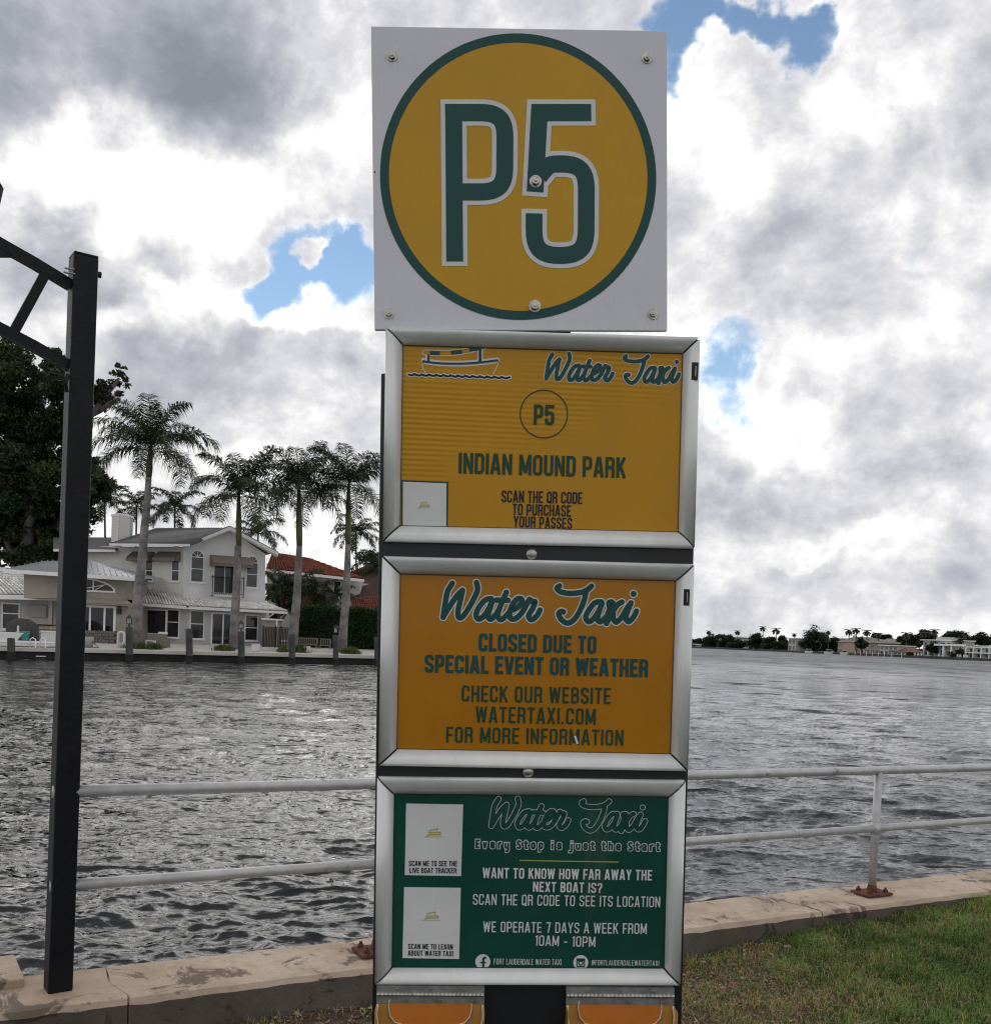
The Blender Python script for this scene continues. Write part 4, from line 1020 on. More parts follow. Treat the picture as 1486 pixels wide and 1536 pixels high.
# ------------------------------------------------------------ LEFT BANK
BZ = -0.28
wl = Pz(0, 987.5, WZ); wr = Pz(558, 997, WZ)
BD = (wr - wl); BD.z = 0; BD.normalize(); BN = Vector((-BD.y, BD.x, 0))
def bank_edge_Y(x): return wl.y + (x - wl.x) * BD.y / BD.x
def ray_edge(u, off=0.0):              # point of the bank's front edge in column u, off metres inland
    lo, hi = 30.0, 160.0
    for _ in range(40):
        m_ = (lo + hi) / 2; x = At(u, m_, BZ).x
        if m_ - bank_edge_Y(x) - off / max(.2, BD.x) < 0: lo = m_
        else: hi = m_
    return At(u, (lo + hi) / 2, BZ)
M_bank = mat('pale_paving', (0.46, 0.43, 0.39), 0.85, var=0.10, vscale=.8, bump=.1)
M_bcap = mat('bank_cap_concrete', (0.55, 0.52, 0.47), 0.85, var=0.10, vscale=.8)
M_bwall = mat('dark_wet_wall', (0.014, 0.013, 0.013), 0.8, var=0.5, vscale=1.5)
M_lawn = mat('far_lawn', (0.035, 0.05, 0.02), 0.95, var=0.3, vscale=.6)
eL = wl - BD * 70; eR = wr + BD * 30
def bank():
    def E(p, off, z): q = p + BN * off; return Vector((q.x, q.y, z))
    mb = MB(); mb.add([E(eL, .0, -3), E(eR, .0, -3), E(eR, .0, BZ - .22), E(eL, .0, BZ - .22)], [(0, 1, 2, 3)]); mb.add([E(eR, 0, -3), E(eR, 60, -3), E(eR, 60, BZ - .22), E(eR, 0, BZ - .22)], [(0, 1, 2, 3)])
    o = mb.build('bank_wall', M_bwall, None); o['kind'] = 'structure'
    mb = MB(); mb.box((E(eL, .25, BZ - .12) + E(eR, .25, BZ - .12)) / 2, ((eR - eL).length, .8, .24), (BD, BN, Vector((0, 0, 1)))); o = mb.build('bank_cap', M_bcap, None); o['kind'] = 'structure'
    mb = MB(); rows = [(0.64, BZ - .004), (7, -0.04), (10, 0.02), (60, 0.05), (230, 0.3)]
    for (o0, z0), (o1, z1) in zip(rows[:-1], rows[1:]): mb.poly([E(eL, o0, z0), E(eR, o0, z0), E(eR, o1, z1), E(eL, o1, z1)])
    o = mb.build('paved_terrace', M_bank, None); o['kind'] = 'structure'
bank()
def gz(p):                              # terrace height below a point
    off = (Vector((p[0], p[1], 0)) - Vector((wl.x, wl.y, 0))).dot(BN)
    rows = [(0, BZ), (.64, BZ), (7, -0.04), (10, 0.02), (60, 0.05), (400, .3)]
    for (o0, z0), (o1, z1) in zip(rows[:-1], rows[1:]):
        if off <= o1: return z0 + (z1 - z0) * max(0, (off - o0)) / (o1 - o0)
    return .3

class Wall:
    """vertical plane through two columns of the photograph at given distances"""
    def __init__(s, u0, d0, u1, d1, v=940):
        a, b = P(u0, v, d0), P(u1, v, d1); s.a = Vector((a.x, a.y, 0)); s.x = (Vector((b.x, b.y, 0)) - s.a).normalized(); s.n = Vector((s.x.y, -s.x.x, 0))   # n faces the viewer
    def hit(s, u, v, off=0.0):
        r = ray(u, v); q = s.a + s.n * off; k = (q - CAM).dot(s.n) / r.dot(s.n); p = CAM + r * k - q; return (p.dot(s.x), p.z)
    def pt(s, a, z, off=0.0): return s.a + s.x * a + s.n * off + Vector((0, 0, z))
    def P(s, u, v, off=0.0): a, z = s.hit(u, v, off); return s.pt(a, z, off)
    def rect(s, u0, v0, u1, v1, off=0.0):
        c = [s.hit(u, v, off) for u, v in ((u0, v0), (u1, v0), (u1, v1), (u0, v1))]
        return (c[0][0] + c[3][0]) / 2, (c[2][1] + c[3][1]) / 2, (c[1][0] + c[2][0]) / 2, (c[0][1] + c[1][1]) / 2
    def box(s, mb, a0, z0, a1, z1, o0, o1):
        mb.box(s.pt((a0 + a1) / 2, (z0 + z1) / 2, (o0 + o1) / 2), (a1 - a0, abs(o1 - o0), z1 - z0), (s.x, s.n, Vector((0, 0, 1))))

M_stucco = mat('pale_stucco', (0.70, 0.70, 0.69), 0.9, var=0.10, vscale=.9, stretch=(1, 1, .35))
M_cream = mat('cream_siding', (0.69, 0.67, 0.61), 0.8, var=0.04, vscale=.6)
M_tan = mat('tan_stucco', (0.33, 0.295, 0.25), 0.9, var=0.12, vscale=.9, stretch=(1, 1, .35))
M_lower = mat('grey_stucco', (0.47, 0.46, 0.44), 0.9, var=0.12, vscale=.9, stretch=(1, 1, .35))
M_trim = mat('white_trim', (0.78, 0.78, 0.77), 0.6, var=.04)
M_glass = mat('dark_window_glass', (0.020, 0.021, 0.024), 0.05, spec=.45, var=.7, vscale=.8, stretch=(2, 1, .6))
M_glass2 = mat('curtained_glass', (0.05, 0.055, 0.06), 0.12, var=.3, vscale=3, spec=.5)
M_shingle = mat('grey_metal_roof', (0.13, 0.13, 0.128), 0.9, spec=.15, var=0.12, vscale=2.0)
M_seam = mat('silver_seamed_roof', (0.46, 0.48, 0.50), 0.38, 0.5, var=.06)
M_wtile = mat('white_barrel_tile', (0.74, 0.72, 0.67), 0.8, var=0.22, vscale=1.8, tint=True)
M_rtile = mat('red_barrel_tile', (0.20, 0.070, 0.045), 0.85, var=0.35, vscale=1.5, tint=True, spec=.1)
M_awn = mat('brown_awning', (0.20, 0.155, 0.13), 0.9, var=.1)
M_iron = mat('black_iron', (0.012, 0.012, 0.013), 0.5)
M_gap2 = mat('red_shadow_underlay', (0.05, 0.02, 0.014), 0.9)
M_gap = mat('shadow_gap_grout', (0.05, 0.045, 0.04), 0.9)

def window(wall, rc, parent, mull=(), rails=(), arch=0.0, fr=0.09, glass=None, name='window', sill=True, label=None, open_bottom=False):
    """frame proud of the wall, pane behind it, mullions (fractions across) and rails (fractions up)"""
    a0, z0, a1, z1 = wall.rect(*rc)
    f = MB(); W_, H_ = a1 - a0, z1 - z0
    if arch:
        zc = z1 - arch; n = 14
        def arc(r0, r1, o):
            pts = []
            for k in range(n + 1):
                t = math.pi * k / n; pts.append((( a0 + a1) / 2 + r0 * math.cos(t), zc + r1 * math.sin(t)))
            return pts
        out = arc(W_ / 2, arch, 0); inn = arc(W_ / 2 - fr, arch - fr, 0)
        for k in range(n):
            q = [out[k], out[k + 1], inn[k + 1], inn[k]]
            f.prism([wall.pt(x, z, .07) for x, z in q], wall.n * -.075)
        top = zc
        wall.box(f, a0, zc - fr * .4, a1, zc + fr * .4, -.004, .06)
        for k in (1, 2, 3):
            t = math.pi * k / 4; c = (a0 + a1) / 2
            f.bar(wall.pt(c, zc, .04), wall.pt(c + (W_ / 2 - fr) * math.cos(t), zc + (arch - fr) * math.sin(t), .04), .04, .04)
    else:
        top = z1; wall.box(f, a0, z1 - fr, a1, z1, -.004, .07)
    wall.box(f, a0, z0, a0 + fr, top - (0 if arch else fr), -.004, .07); wall.box(f, a1 - fr, z0, a1, top - (0 if arch else fr), -.004, .07)
    if not open_bottom: wall.box(f, a0 + fr, z0, a1 - fr, z0 + fr, -.004, .068)
    for m_ in mull: wall.box(f, a0 + W_ * m_ - fr * .4, z0 + fr, a0 + W_ * m_ + fr * .4, top - (0 if arch else fr), -.004, .064)
    for m_ in rails:
        zz = z0 + H_ * m_[0]; x0 = a0 + W_ * m_[1] + fr * .4; x1 = a0 + W_ * m_[2] - fr * .4
        wall.box(f, x0, zz - fr * .35, x1, zz + fr * .35, -.004, .060)
    if sill: wall.box(f, a0 - .08, z0 - .09, a1 + .08, z0 - .003, -.004, .14)
    w = f.build(name, M_trim, parent)
    if label: w['label'] = label
    g = MB()
    if arch:
        pts = [(a0 + .02, z0 + .02), (a1 - .02, z0 + .02)] + [((a0 + a1) / 2 + (W_ / 2 - .02) * math.cos(math.pi * k / 14), zc + (arch - .02) * math.sin(math.pi * k / 14)) for k in range(15)]
        g.poly([wall.pt(x, z, .012) for x, z in pts])
    else: wall.box(g, a0 + .02, z0 + .02, a1 - .02, z1 - .02, -.01, .020)
    g.build('pane', glass or M_glass, w)
    return w

def tile_roof(corners, ncol, nrow, mt, name, parent, amp=.10, thick=.14):
    """barrel tiles as real half-round pieces stepping down the slope; corners: top-left, top-right, bottom-right, bottom-left"""
    tl, tr, br, bl = [Vector(c) for c in corners]
    nrm = (tr - tl).cross(bl - tl).normalized(); nrm = -nrm if nrm.z < 0 else nrm
    V = []; Fc = []; hc = 6; prof = [(k / (hc - 1), math.sin(math.pi * k / (hc - 1))) for k in range(hc)]
    def pt(a, b): return (tl.lerp(tr, a)).lerp(bl.lerp(br, a), b)
    cols = []
    for j in range(nrow):
        for i in range(ncol):
            k0 = len(V); jit = rnd.uniform(-.02, .02); b_ = rnd.uniform(.8, 1.15)
            for (b, lift) in (((j + jit) / nrow, 0.0), ((j + 1.06 + jit) / nrow, amp * .55)):
                for x, h in prof:
                    V.append(tuple(pt((i + .08 + x * .84) / ncol, min(b, 1.02)) + nrm * (h * amp + lift))); cols.append((b_,) * 3)
            for k in range(hc - 1): Fc.append((k0 + k, k0 + k + 1, k0 + hc + k + 1, k0 + hc + k))
            k1 = len(V)              # open lower end closed with a face so that each tile reads
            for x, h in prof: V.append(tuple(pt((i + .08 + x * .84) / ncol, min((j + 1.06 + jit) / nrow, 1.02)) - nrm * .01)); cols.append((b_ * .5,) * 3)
            for k in range(hc - 1): Fc.append((k0 + hc + k, k0 + hc + k + 1, k1 + k + 1, k1 + k))
    o = npmesh('roof_tiles', V, Fc, mt, parent=parent, col=np.array(cols), kind='stuff')
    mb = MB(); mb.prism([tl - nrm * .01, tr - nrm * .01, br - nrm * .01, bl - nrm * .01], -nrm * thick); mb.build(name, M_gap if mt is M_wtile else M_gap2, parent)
    return o

def house():
    base = P(270, 966, 84); base.z = 0
    h = thing('waterfront_villa', 'white two storey villa with pale barrel tile skirt roof, brown awnings and metal roofed pavilion', 'house', base)
    W1 = Wall(132, 87.0, 275, 85.0); W2 = Wall(275, 85.0, 398, 88.5)
    back = Vector((0, 8, 0))
    def wall_poly(wl_, pts, nm, mt, bk=back, off=0.0):
        mb = MB(); mb.prism([wl_.P(u, v, off) for u, v in pts], bk); return mb.build(nm, mt, h)
    # lower pieces of wall start below the terrace so that they stand in it
    w = wall_poly(W1, [(90, 819), (275, 820), (275, 955), (90, 955)], 'siding_wall', M_cream)
    mb = MB()                                    # lap boards, one thin strip per course
    a0, z0, a1, z1 = W1.rect(132, 822, 275, 905)
    for k in range(28):
        zz = z0 + (z1 - z0) * k / 28; e = (z1 - z0) / 28
        mb.add([W1.pt(a0, zz, .010), W1.pt(a1, zz, .010), W1.pt(a1, zz + e, .003), W1.pt(a0, zz + e, .003), W1.pt(a0, zz, .001), W1.pt(a1, zz, .001)], [(0, 1, 2, 3), (4, 5, 1, 0)])
    o = mb.build('siding_boards', M_cream, h); o['kind'] = 'stuff'
    wall_poly(W2, [(275, 819), (344.6, 795), (398, 831), (396.5, 972), (275, 960)], 'gable_wall', M_stucco, Vector((-2.8, 8, 0)))
    # roofs
    mb = MB(); mb.prism([P(164, 815.5, 83.8), P(284, 816.5, 83.6), P(346, 792, 88), P(234, 792.5, 91)], (0, .05, -.16)); r = mb.build('main_roof', M_shingle, h)
    mb = MB()
    for k in range(30):
        f = (k + .5) / 30; a = P(164, 815.5, 83.8).lerp(P(284, 816.5, 83.6), f); b = P(234, 792.5, 91).lerp(P(346, 792, 88), f); mb.bar(a + Vector((0, 0, .03)), b + Vector((0, 0, .03)), .06, .06)
    o = mb.build('roof_ribs', M_shingle, r); o['kind'] = 'stuff'
    mb = MB(); mb.prism([P(234, 792.5, 91), P(346, 792, 88), P(346, 800, 96), P(234, 800, 98)], (0, 0, -.1)); mb.prism([P(164, 815.5, 83.8), P(234, 792.5, 91), P(200, 806, 98)], (0, 0, -.1)); mb.build('rear_roof', M_shingle, h)
    mb = MB(); mb.prism([P(80, 823.5, 85.8), P(173, 824.5, 85.8), P(196, 806, 90), P(80, 806, 90)], (0, .05, -.14)); mb.build('lower_roof', M_shingle, h)
    mb = MB(); mb.prism([P(164, 815, 83.7), P(284, 816, 83.5), P(284, 819.5, 83.5), P(164, 818.5, 83.7)], (0, .2, 0)); mb.prism([P(80, 823.5, 85.7), P(173, 824.5, 85.7), P(173, 828, 85.7), P(80, 827, 85.7)], (0, .2, 0)); mb.build('fascia_board', M_trim, h)
    # gable: rake boards and slopes behind
    lf, ap, rt = W2.P(283, 815.5, .7), W2.P(345, 789.5, .7), W2.P(417.5, 829, .7)
    lf2, ap2, rt2 = W2.P(283, 820.5, .7), W2.P(345, 796, .7), W2.P(417.5, 835, .7)
    mb = MB(); mb.prism([lf, ap, ap2, lf2], W2.n * -.12); mb.prism([ap, rt, rt2, ap2], W2.n * -.12); mb.build('rake_board', M_trim, h)
    mb = MB(); up = Vector((0, 0, .07)); bk = W2.n * -7.5
    mb.prism([lf + up, ap + up, ap, lf], bk); mb.prism([ap + up, rt + up, rt, ap], bk); mb.build('gable_roof', M_shingle, h)
    mb = MB(); mb.prism([lf2, ap2, ap2 + up, lf2 + up], W2.n * -.66 ); mb.prism([ap2, rt2, rt2 + up, ap2 + up], W2.n * -.66); mb.build('soffit', M_trim, h)
    # chimney
    mb = MB(); a, b, c = P(168, 775, 88.5), P(179, 776, 87.4), P(195, 775, 88.6)
    z0 = P(179, 812, 87.4).z
    q = [Vector((p.x, p.y, z0)) for p in (a, b, c)] + [Vector((b.x + .4, b.y + 2.2, z0))]
    mb.prism(q, (0, 0, a.z - z0)); ch = mb.build('chimney', mat('chimney_siding', (.42, .42, .41), .8), h)
    mb = MB(); cc = sum(q, Vector()) / 4; mb.prism([Vector((p.x + (p.x - cc.x) * .10, p.y + (p.y - cc.y) * .10, a.z)) for p in q], (0, 0, .20)); mb.build('chimney_cap', M_trim, ch)
    mb = MB()
    for p, q_ in ((q[0], q[1]), (q[1], q[2])):
        n_ = (q_ - p).normalized(); n_ = Vector((n_.y, -n_.x, 0))
        for k in range(9): zz = z0 + (a.z - z0) * k / 9; mb.add([p + n_ * .03 + Vector((0, 0, zz - z0)), q_ + n_ * .03 + Vector((0, 0, zz - z0)), q_ + n_ * .005 + Vector((0, 0, zz - z0 + (a.z - z0) / 9)), p + n_ * .005 + Vector((0, 0, zz - z0 + (a.z - z0) / 9))], [(0, 1, 2, 3)])
    o = mb.build('chimney_boards', M_cream, ch); o['kind'] = 'stuff'
    # upper windows
    window(W1, (218, 840, 230.3, 872.5), h, rails=((.5, 0, 1),), glass=M_glass2); window(W1, (257, 840, 270, 872.5), h, rails=((.5, 0, 1),), glass=M_glass2)
    window(W2, (285.5, 825, 306, 874), h, rails=((.42, 0, 1),), arch=.62, glass=M_glass2); window(W2, (368.5, 833.5, 387, 882), h, rails=((.42, 0, 1),), arch=.62, glass=M_glass2)
    window(W2, (319.5, 846, 354, 891), h, mull=(.5,), sill=False, name='balcony_door')
    def awning(wl_, u0, v0, u1, v1, drop, out, nm='awning'):
        A, B = wl_.P(u0 + 2, v0, .02), wl_.P(u1 - 2, v0 + (v1 - v0) * 0, .02); a0_, z0_ = wl_.hit(u0, v1, out); a1_, _ = wl_.hit(u1, v1 + drop, out)
        ah, zh = wl_.hit(u0 + 2, v0, .02); bh, _ = wl_.hit(u1 - 2, v0, .02)
        z_low = z0_; z_v = z_low + .28
        A = wl_.pt(ah, zh, .02); B = wl_.pt(bh, zh, .02); Cc = wl_.pt(bh, z_v, out); D = wl_.pt(ah, z_v, out)
        mb = MB(); mb.prism([A, B, Cc, D], (0, 0, -.03)); mb.prism([D, Cc, wl_.pt(bh, z_low, out), wl_.pt(ah, z_low, out)], wl_.n * -.03)
        for s_ in (ah, bh): mb.prism([wl_.pt(s_, zh, .02), wl_.pt(s_, z_v, out), wl_.pt(s_, z_low, out), wl_.pt(s_, z_low, .02)], wl_.x * (.03 if s_ == ah else -.03))
        return mb.build(nm, M_awn, h)
    awning(W1, 197, 827, 234, 841, 0, 1.0); awning(W1, 236, 827, 273, 841, 0, 1.0); awning(W2, 313, 832, 379, 848, 0, 1.1)
    # juliet balcony
    a0, z0, a1, z1 = W2.rect(316.5, 866, 363, 893); mb = MB()
    W2.box(mb, a0, z1 - .05, a1, z1, .50, .55); W2.box(mb, a0, z0 + .10, a1, z0 + .14, .50, .55)
    for s_ in (a0, a1 - .05): W2.box(mb, s_, z1 - .05, s_ + .05, z1, 0, .5); W2.box(mb, s_, z0 - .1, s_ + .05, z0 - .05, 0, .5)
    br = mb.build('balcony_frame', M_iron, h)
    n = 17
    for k in range(n + 1):
        x = a0 + (a1 - a0) * k / n; big = k in (0, n); mb = MB(); W2.box(mb, x - (.035 if big else .012), z0 - (.2 if big else 0), x + (.035 if big else .012), z1 + (.12 if big else -.05), .51, .54); mb.build('balcony_bar', M_iron, br)
    mb = MB(); W2.box(mb, a0 + .25, z0 - .15, a1 - .1, z0 + .06, 0, .45); mb.build('balcony_slab', M_trim, h)
    # ground floor walls
    W3 = Wall(190, 83.9, 281, 82.9); W4 = Wall(281, 82.9, 393, 86.2)
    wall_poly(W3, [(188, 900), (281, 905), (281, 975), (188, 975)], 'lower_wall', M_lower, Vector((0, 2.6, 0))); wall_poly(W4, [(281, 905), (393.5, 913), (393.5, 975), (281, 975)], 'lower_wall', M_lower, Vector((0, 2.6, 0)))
    window(W3, (211, 914, 250, 951.5), h, sill=False, name='picture_window'); window(W3, (250, 914, 269.5, 957), h, rails=((.55, 0, 1),)); window(W3, (191.5, 911, 211, 951.5), h, arch=.5, name='arched_window')
    window(W4, (284, 915.5, 306.3, 959), h, rails=((.53, 0, 1),)); window(W4, (366.5, 922, 387, 961.5), h, rails=((.50, 0, 1),)); window(W4, (316, 919, 352, 968.5), h, mull=(.5,), fr=.13, name='french_door', sill=False)
    # skirt roof with barrel tiles
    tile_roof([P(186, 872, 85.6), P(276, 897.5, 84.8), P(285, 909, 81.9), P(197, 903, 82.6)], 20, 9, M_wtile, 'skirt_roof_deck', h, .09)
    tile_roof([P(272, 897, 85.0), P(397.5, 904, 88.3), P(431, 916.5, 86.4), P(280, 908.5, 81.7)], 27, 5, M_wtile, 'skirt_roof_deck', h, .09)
    mb = MB(); mb.prism([P(204, 904, 82.5), P(284, 909.5, 81.8), P(284, 914, 81.8), P(204, 908.5, 82.5)], (0, .15, 0)); mb.prism([P(284, 909.5, 81.8), P(431, 917.5, 86.2), P(431, 921, 86.2), P(284, 914, 81.8)], (0, .15, 0)); mb.build('gutter', M_trim, h)
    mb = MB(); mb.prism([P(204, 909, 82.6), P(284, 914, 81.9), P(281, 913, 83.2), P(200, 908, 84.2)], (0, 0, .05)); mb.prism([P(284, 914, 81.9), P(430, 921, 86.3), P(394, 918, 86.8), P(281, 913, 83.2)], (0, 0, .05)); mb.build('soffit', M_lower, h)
    mb = MB(); mb.bar(W4.P(394, 932, .05), W4.P(410, 921, 1.0), .10, .10); mb.build('roof_bracket', M_trim, h)
    # ---- pavilion with the seamed metal roof, nearer
    D5 = 78.0; W5 = Wall(36, D5, 190, D5 + 1.0)
    wall_poly(W5, [(36, 856), (188.5, 864), (188.5, 899), (36, 897)], 'pavilion_wall', M_tan, Vector((0, 5, 0)), off=-.4)
    wall_poly(W5, [(96, 896), (191.5, 904), (191.5, 975), (96, 975)], 'pavilion_wall', M_tan, Vector((0, 5, 0)))
    # flared ledge between the two
    mb = MB(); A = [W5.P(96, 894, -.4), W5.P(189, 899, -.4), W5.P(199, 906.5, .7), W5.P(96, 903, .7)]; mb.prism(A, (0, .0, -.08)); mb.prism([W5.P(96, 903, .7), W5.P(199, 906.5, .7), W5.P(199, 909, .7), W5.P(96, 905.5, .7)], (0, .1, 0)); mb.build('ledge', M_tan, h)
    eaL, eaR = W5.P(6, 853.5, .9), W5.P(206, 866, .9); rl, rr = P(66, 841.5, D5 + 3.5), P(134, 841, D5 + 4)
    mb = MB(); mb.prism([eaL, eaR, rr, rl], (0, .03, -.12)); mb.prism([eaR, eaR + Vector((-.3, 7, .3)), rr], (0, 0, -.1)); mb.prism([eaL, rl, eaL + Vector((.3, 7, .3))], (0, 0, -.1)); rf = mb.build('pavilion_roof', M_seam, h)
    for k in range(23):
        f = (k + .5) / 23; a = eaL.lerp(eaR, f); ridge = rl.lerp(rr, (f - .3) / .36) if .3 < f < .66 else (eaL.lerp(rl, f / .3) if f <= .3 else eaR.lerp(rr, (1 - f) / .34))
        mb = MB(); mb.bar(a + Vector((0, 0, .05)), ridge + Vector((0, 0, .05)), .06, .09); mb.build('roof_seam', M_seam, rf)
    mb = MB(); dn = Vector((0, 0, -.30)); mb.prism([eaL, eaR, eaR + dn, eaL + dn], (0, .12, 0)); mb.build('pavilion_fascia', M_trim, h)
    window(W5, (130, 865, 171.5, 886.5), h, arch=1.0, mull=(.45,), name='fan_window', fr=.12, sill=False) if False else None
    a0, z0, a1, z1 = W5.rect(112, 866, 172, 886.5, .0); n = 12; mb = MB(); c = a0; out = [(c + (a1 - c) * math.sin(math.pi / 2 * k / n), z0 + (z1 - z0) * math.cos(math.pi / 2 * k / n)) for k in range(n + 1)]
    inn = [(c + (a1 - c - .14) * math.sin(math.pi / 2 * k / n), z0 + (z1 - z0 - .14) * math.cos(math.pi / 2 * k / n)) for k in range(n + 1)]
    for k in range(n): mb.prism([W5.pt(x, z, -.30) for x, z in (out[k], out[k + 1], inn[k + 1], inn[k])], W5.n * -.12)
    W5.box(mb, a0, z0 - .08, a1, z0 + .06, -.45, -.28); W5.box(mb, a0 + (a1 - a0) * .42, z0, a0 + (a1 - a0) * .45, z1 - .15, -.4, -.33)
    mb.bar(W5.pt(a0, z0, -.34), W5.pt(a0 + (a1 - a0) * .80, z0 + (z1 - z0) * .55, -.34), .05, .05); mb.bar(W5.pt(a0 + (a1 - a0) * .44, z0, -.34), W5.pt(a0 + (a1 - a0) * .78, z0 + (z1 - z0) * .6, -.34), .05, .05)
    fw = mb.build('fan_window', M_trim, h); mb = MB(); mb.poly([W5.pt(c, z0, -.385)] + [W5.pt(x, z, -.385) for x, z in inn]); mb.build('pane', M_glass, fw)
    window(W5, (113, 908, 173.5, 968), h, mull=(.36, .72), fr=.18, name='french_door', sill=False)
    mb = MB(); q = W5.P(178.7, 917, .12); mb.box(q, (.28, .24, .42)); mb.box(q + Vector((0, 0, .3)), (.14, .14, .2)); mb.build('wall_lantern', M_iron, h)
    # ---- left wing
    W6 = Wall(-70, 82, 90, 83)
    wall_poly(W6, [(-70, 893), (98, 899), (98, 975), (-70, 972)], 'wing_wall', M_lower, Vector((0, 3, 0)))
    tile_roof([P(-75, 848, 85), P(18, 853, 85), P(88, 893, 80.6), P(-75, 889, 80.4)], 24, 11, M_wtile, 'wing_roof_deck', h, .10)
    mb = MB(); mb.prism([P(-75, 890, 80.3), P(90, 894, 80.5), P(90, 901, 80.5), P(-75, 897, 80.3)], (0, .15, 0)); mb.build('gutter', M_trim, h)
    window(W6, (2, 904, 30.5, 945), h, rails=((.6, 0, 1),), fr=.14); window(W6, (-50, 903, -10, 944), h, rails=((.6, 0, 1),), fr=.14)
    mb = MB(); a0, z0, a1, z1 = W6.rect(41.5, 908.5, 71, 926); W6.box(mb, a0, z0, a1, z1, .02, .22); mb.build('white_screen', mat('grey_white_screen', (.34, .34, .34), .5), h)
    mb = MB(); a0, z0, a1, z1 = W6.rect(84, 903, 89.5, 940); W6.box(mb, a0, z0 - 2, a1, z1, 1.6, 1.9); mb.build('porch_column', M_lower, h)
house()

# second house, red tile roofs
def red_house():
    base = P(480, 960, 112); base.z = 0
    h = thing('red_roofed_house', 'cream house with red barrel tile roofs behind the dark hedge', 'house', base)
    mt = M_rtile; m_w = mat('cream_wall', (.50, .48, .44), .9)
    mb = MB(); mb.prism([P(400, 845, 110), P(540, 872, 110), P(540, 960, 110), P(400, 960, 110)], (0, 8, 0)); mb.build('wall', m_w, h)
    tile_roof([P(408, 829, 114), P(462, 838, 114), P(545, 868, 108), P(399, 852, 107)], 30, 9, mt, 'upper_roof_deck', h, .13)
    mb = MB(); mb.prism([P(399, 853, 106.9), P(546, 869, 107.9), P(546, 873, 107.9), P(399, 857, 106.9)], (0, .2, 0)); mb.build('gutter', M_trim, h)
    tile_roof([P(418, 890, 107), P(485, 888, 107), P(497, 910, 103), P(414, 913, 103)], 20, 7, mt, 'lower_roof_deck', h, .13)
    tile_roof([P(512, 862, 118), P(600, 832, 118), P(640, 905, 108), P(528, 905, 108)], 30, 14, mt, 'side_roof_deck', h, .15)
    tile_roof([P(530, 897, 106), P(600, 894, 106), P(600, 915, 103.5), P(526, 914, 103.5)], 26, 5, mt, 'porch_roof_deck', h, .12)
    mb = MB(); mb.prism([P(515, 874, 112), P(640, 880, 112), P(640, 960, 112), P(515, 960, 112)], (0, 6, 0)); mb.build('wall', m_w, h)
    Wq = Wall(400, 109.9, 540, 109.9); window(Wq, (500, 871, 512, 888), h); window(Wq, (430, 866, 444, 882), h)
red_house()

# ------------------------------------------------------------ foliage helpers
M_leaf = leafmat('ficus_leaf', (0.026, 0.040, 0.017)); M_palmleaf = leafmat('palm_leaf', (0.026, 0.040, 0.016)); M_hedge = leafmat('hedge_leaf', (0.022, 0.052, 0.015)); M_shrub = leafmat('shrub_leaf', (0.085, 0.115, 0.03))
M_bark = mat('grey_bark', (0.085, 0.075, 0.065), 0.95, var=.3, vscale=3, stretch=(1, 1, .3), bump=.5, bscale=8)
M_ptrunk = mat('smooth_palm_trunk', (0.20, 0.185, 0.175), 0.9, var=.45, vscale=1.6, stretch=(1, 1, .9), bump=.3, bscale=10, dirt=((.09, .08, .07), 1.2, .52, .70))
M_shaft = mat('green_crownshaft', (0.085, 0.095, 0.03), 0.6, var=.25, vscale=2, stretch=(1, 1, .3))
M_darktrunk = mat('dark_palm_trunk', (0.06, 0.052, 0.045), 0.95, var=.3, vscale=2)

def leaf_cloud(name, clumps, n, size, mt, parent, seed=1, flat=.75, kind='stuff', shade=(.45, 1.9)):
    """many leaf faces gathered in clumps; clumps: (centre, (rx, ry, rz), weight)"""
    rs = np.random.RandomState(seed); wsum = sum(c[2] for c in clumps); V = []; col = []
    for (c, r, w) in clumps:
        k = max(6, int(n * w / wsum)); d = rs.normal(size=(k, 3)); d /= np.linalg.norm(d, axis=1)[:, None]
        rad = rs.uniform(0.25, 1, k) ** 0.45
        p = np.array(c) + d * rad[:, None] * np.array(r) * (1 + .16 * rs.normal(size=(k, 1)))
        a = rs.normal(size=(k, 3)); a /= np.linalg.norm(a, axis=1)[:, None]; b = np.cross(a, rs.normal(size=(k, 3))); b /= np.linalg.norm(b, axis=1)[:, None]
        s = size * rs.uniform(.55, 1.4, (k, 1)); a *= s; b *= s * .48
        V.append(np.stack([p - a, p - b * .9, p + a, p + b * .9], 1)); t = rs.uniform(*shade) * rs.uniform(.75, 1.25, (k, 1)); col.append(np.repeat(np.concatenate([t * rs.uniform(.85, 1.2), t, t * .85], 1)[:, None, :], 4, 1))  # wide clump tints paint lit and shaded depths into the foliage colour
    V = np.concatenate(V).reshape(-1, 3); col = np.concatenate(col).reshape(-1, 3); Fc = np.arange(len(V)).reshape(-1, 4)
    o = npmesh(name, V, Fc, mt, parent=parent, col=col)
    return o

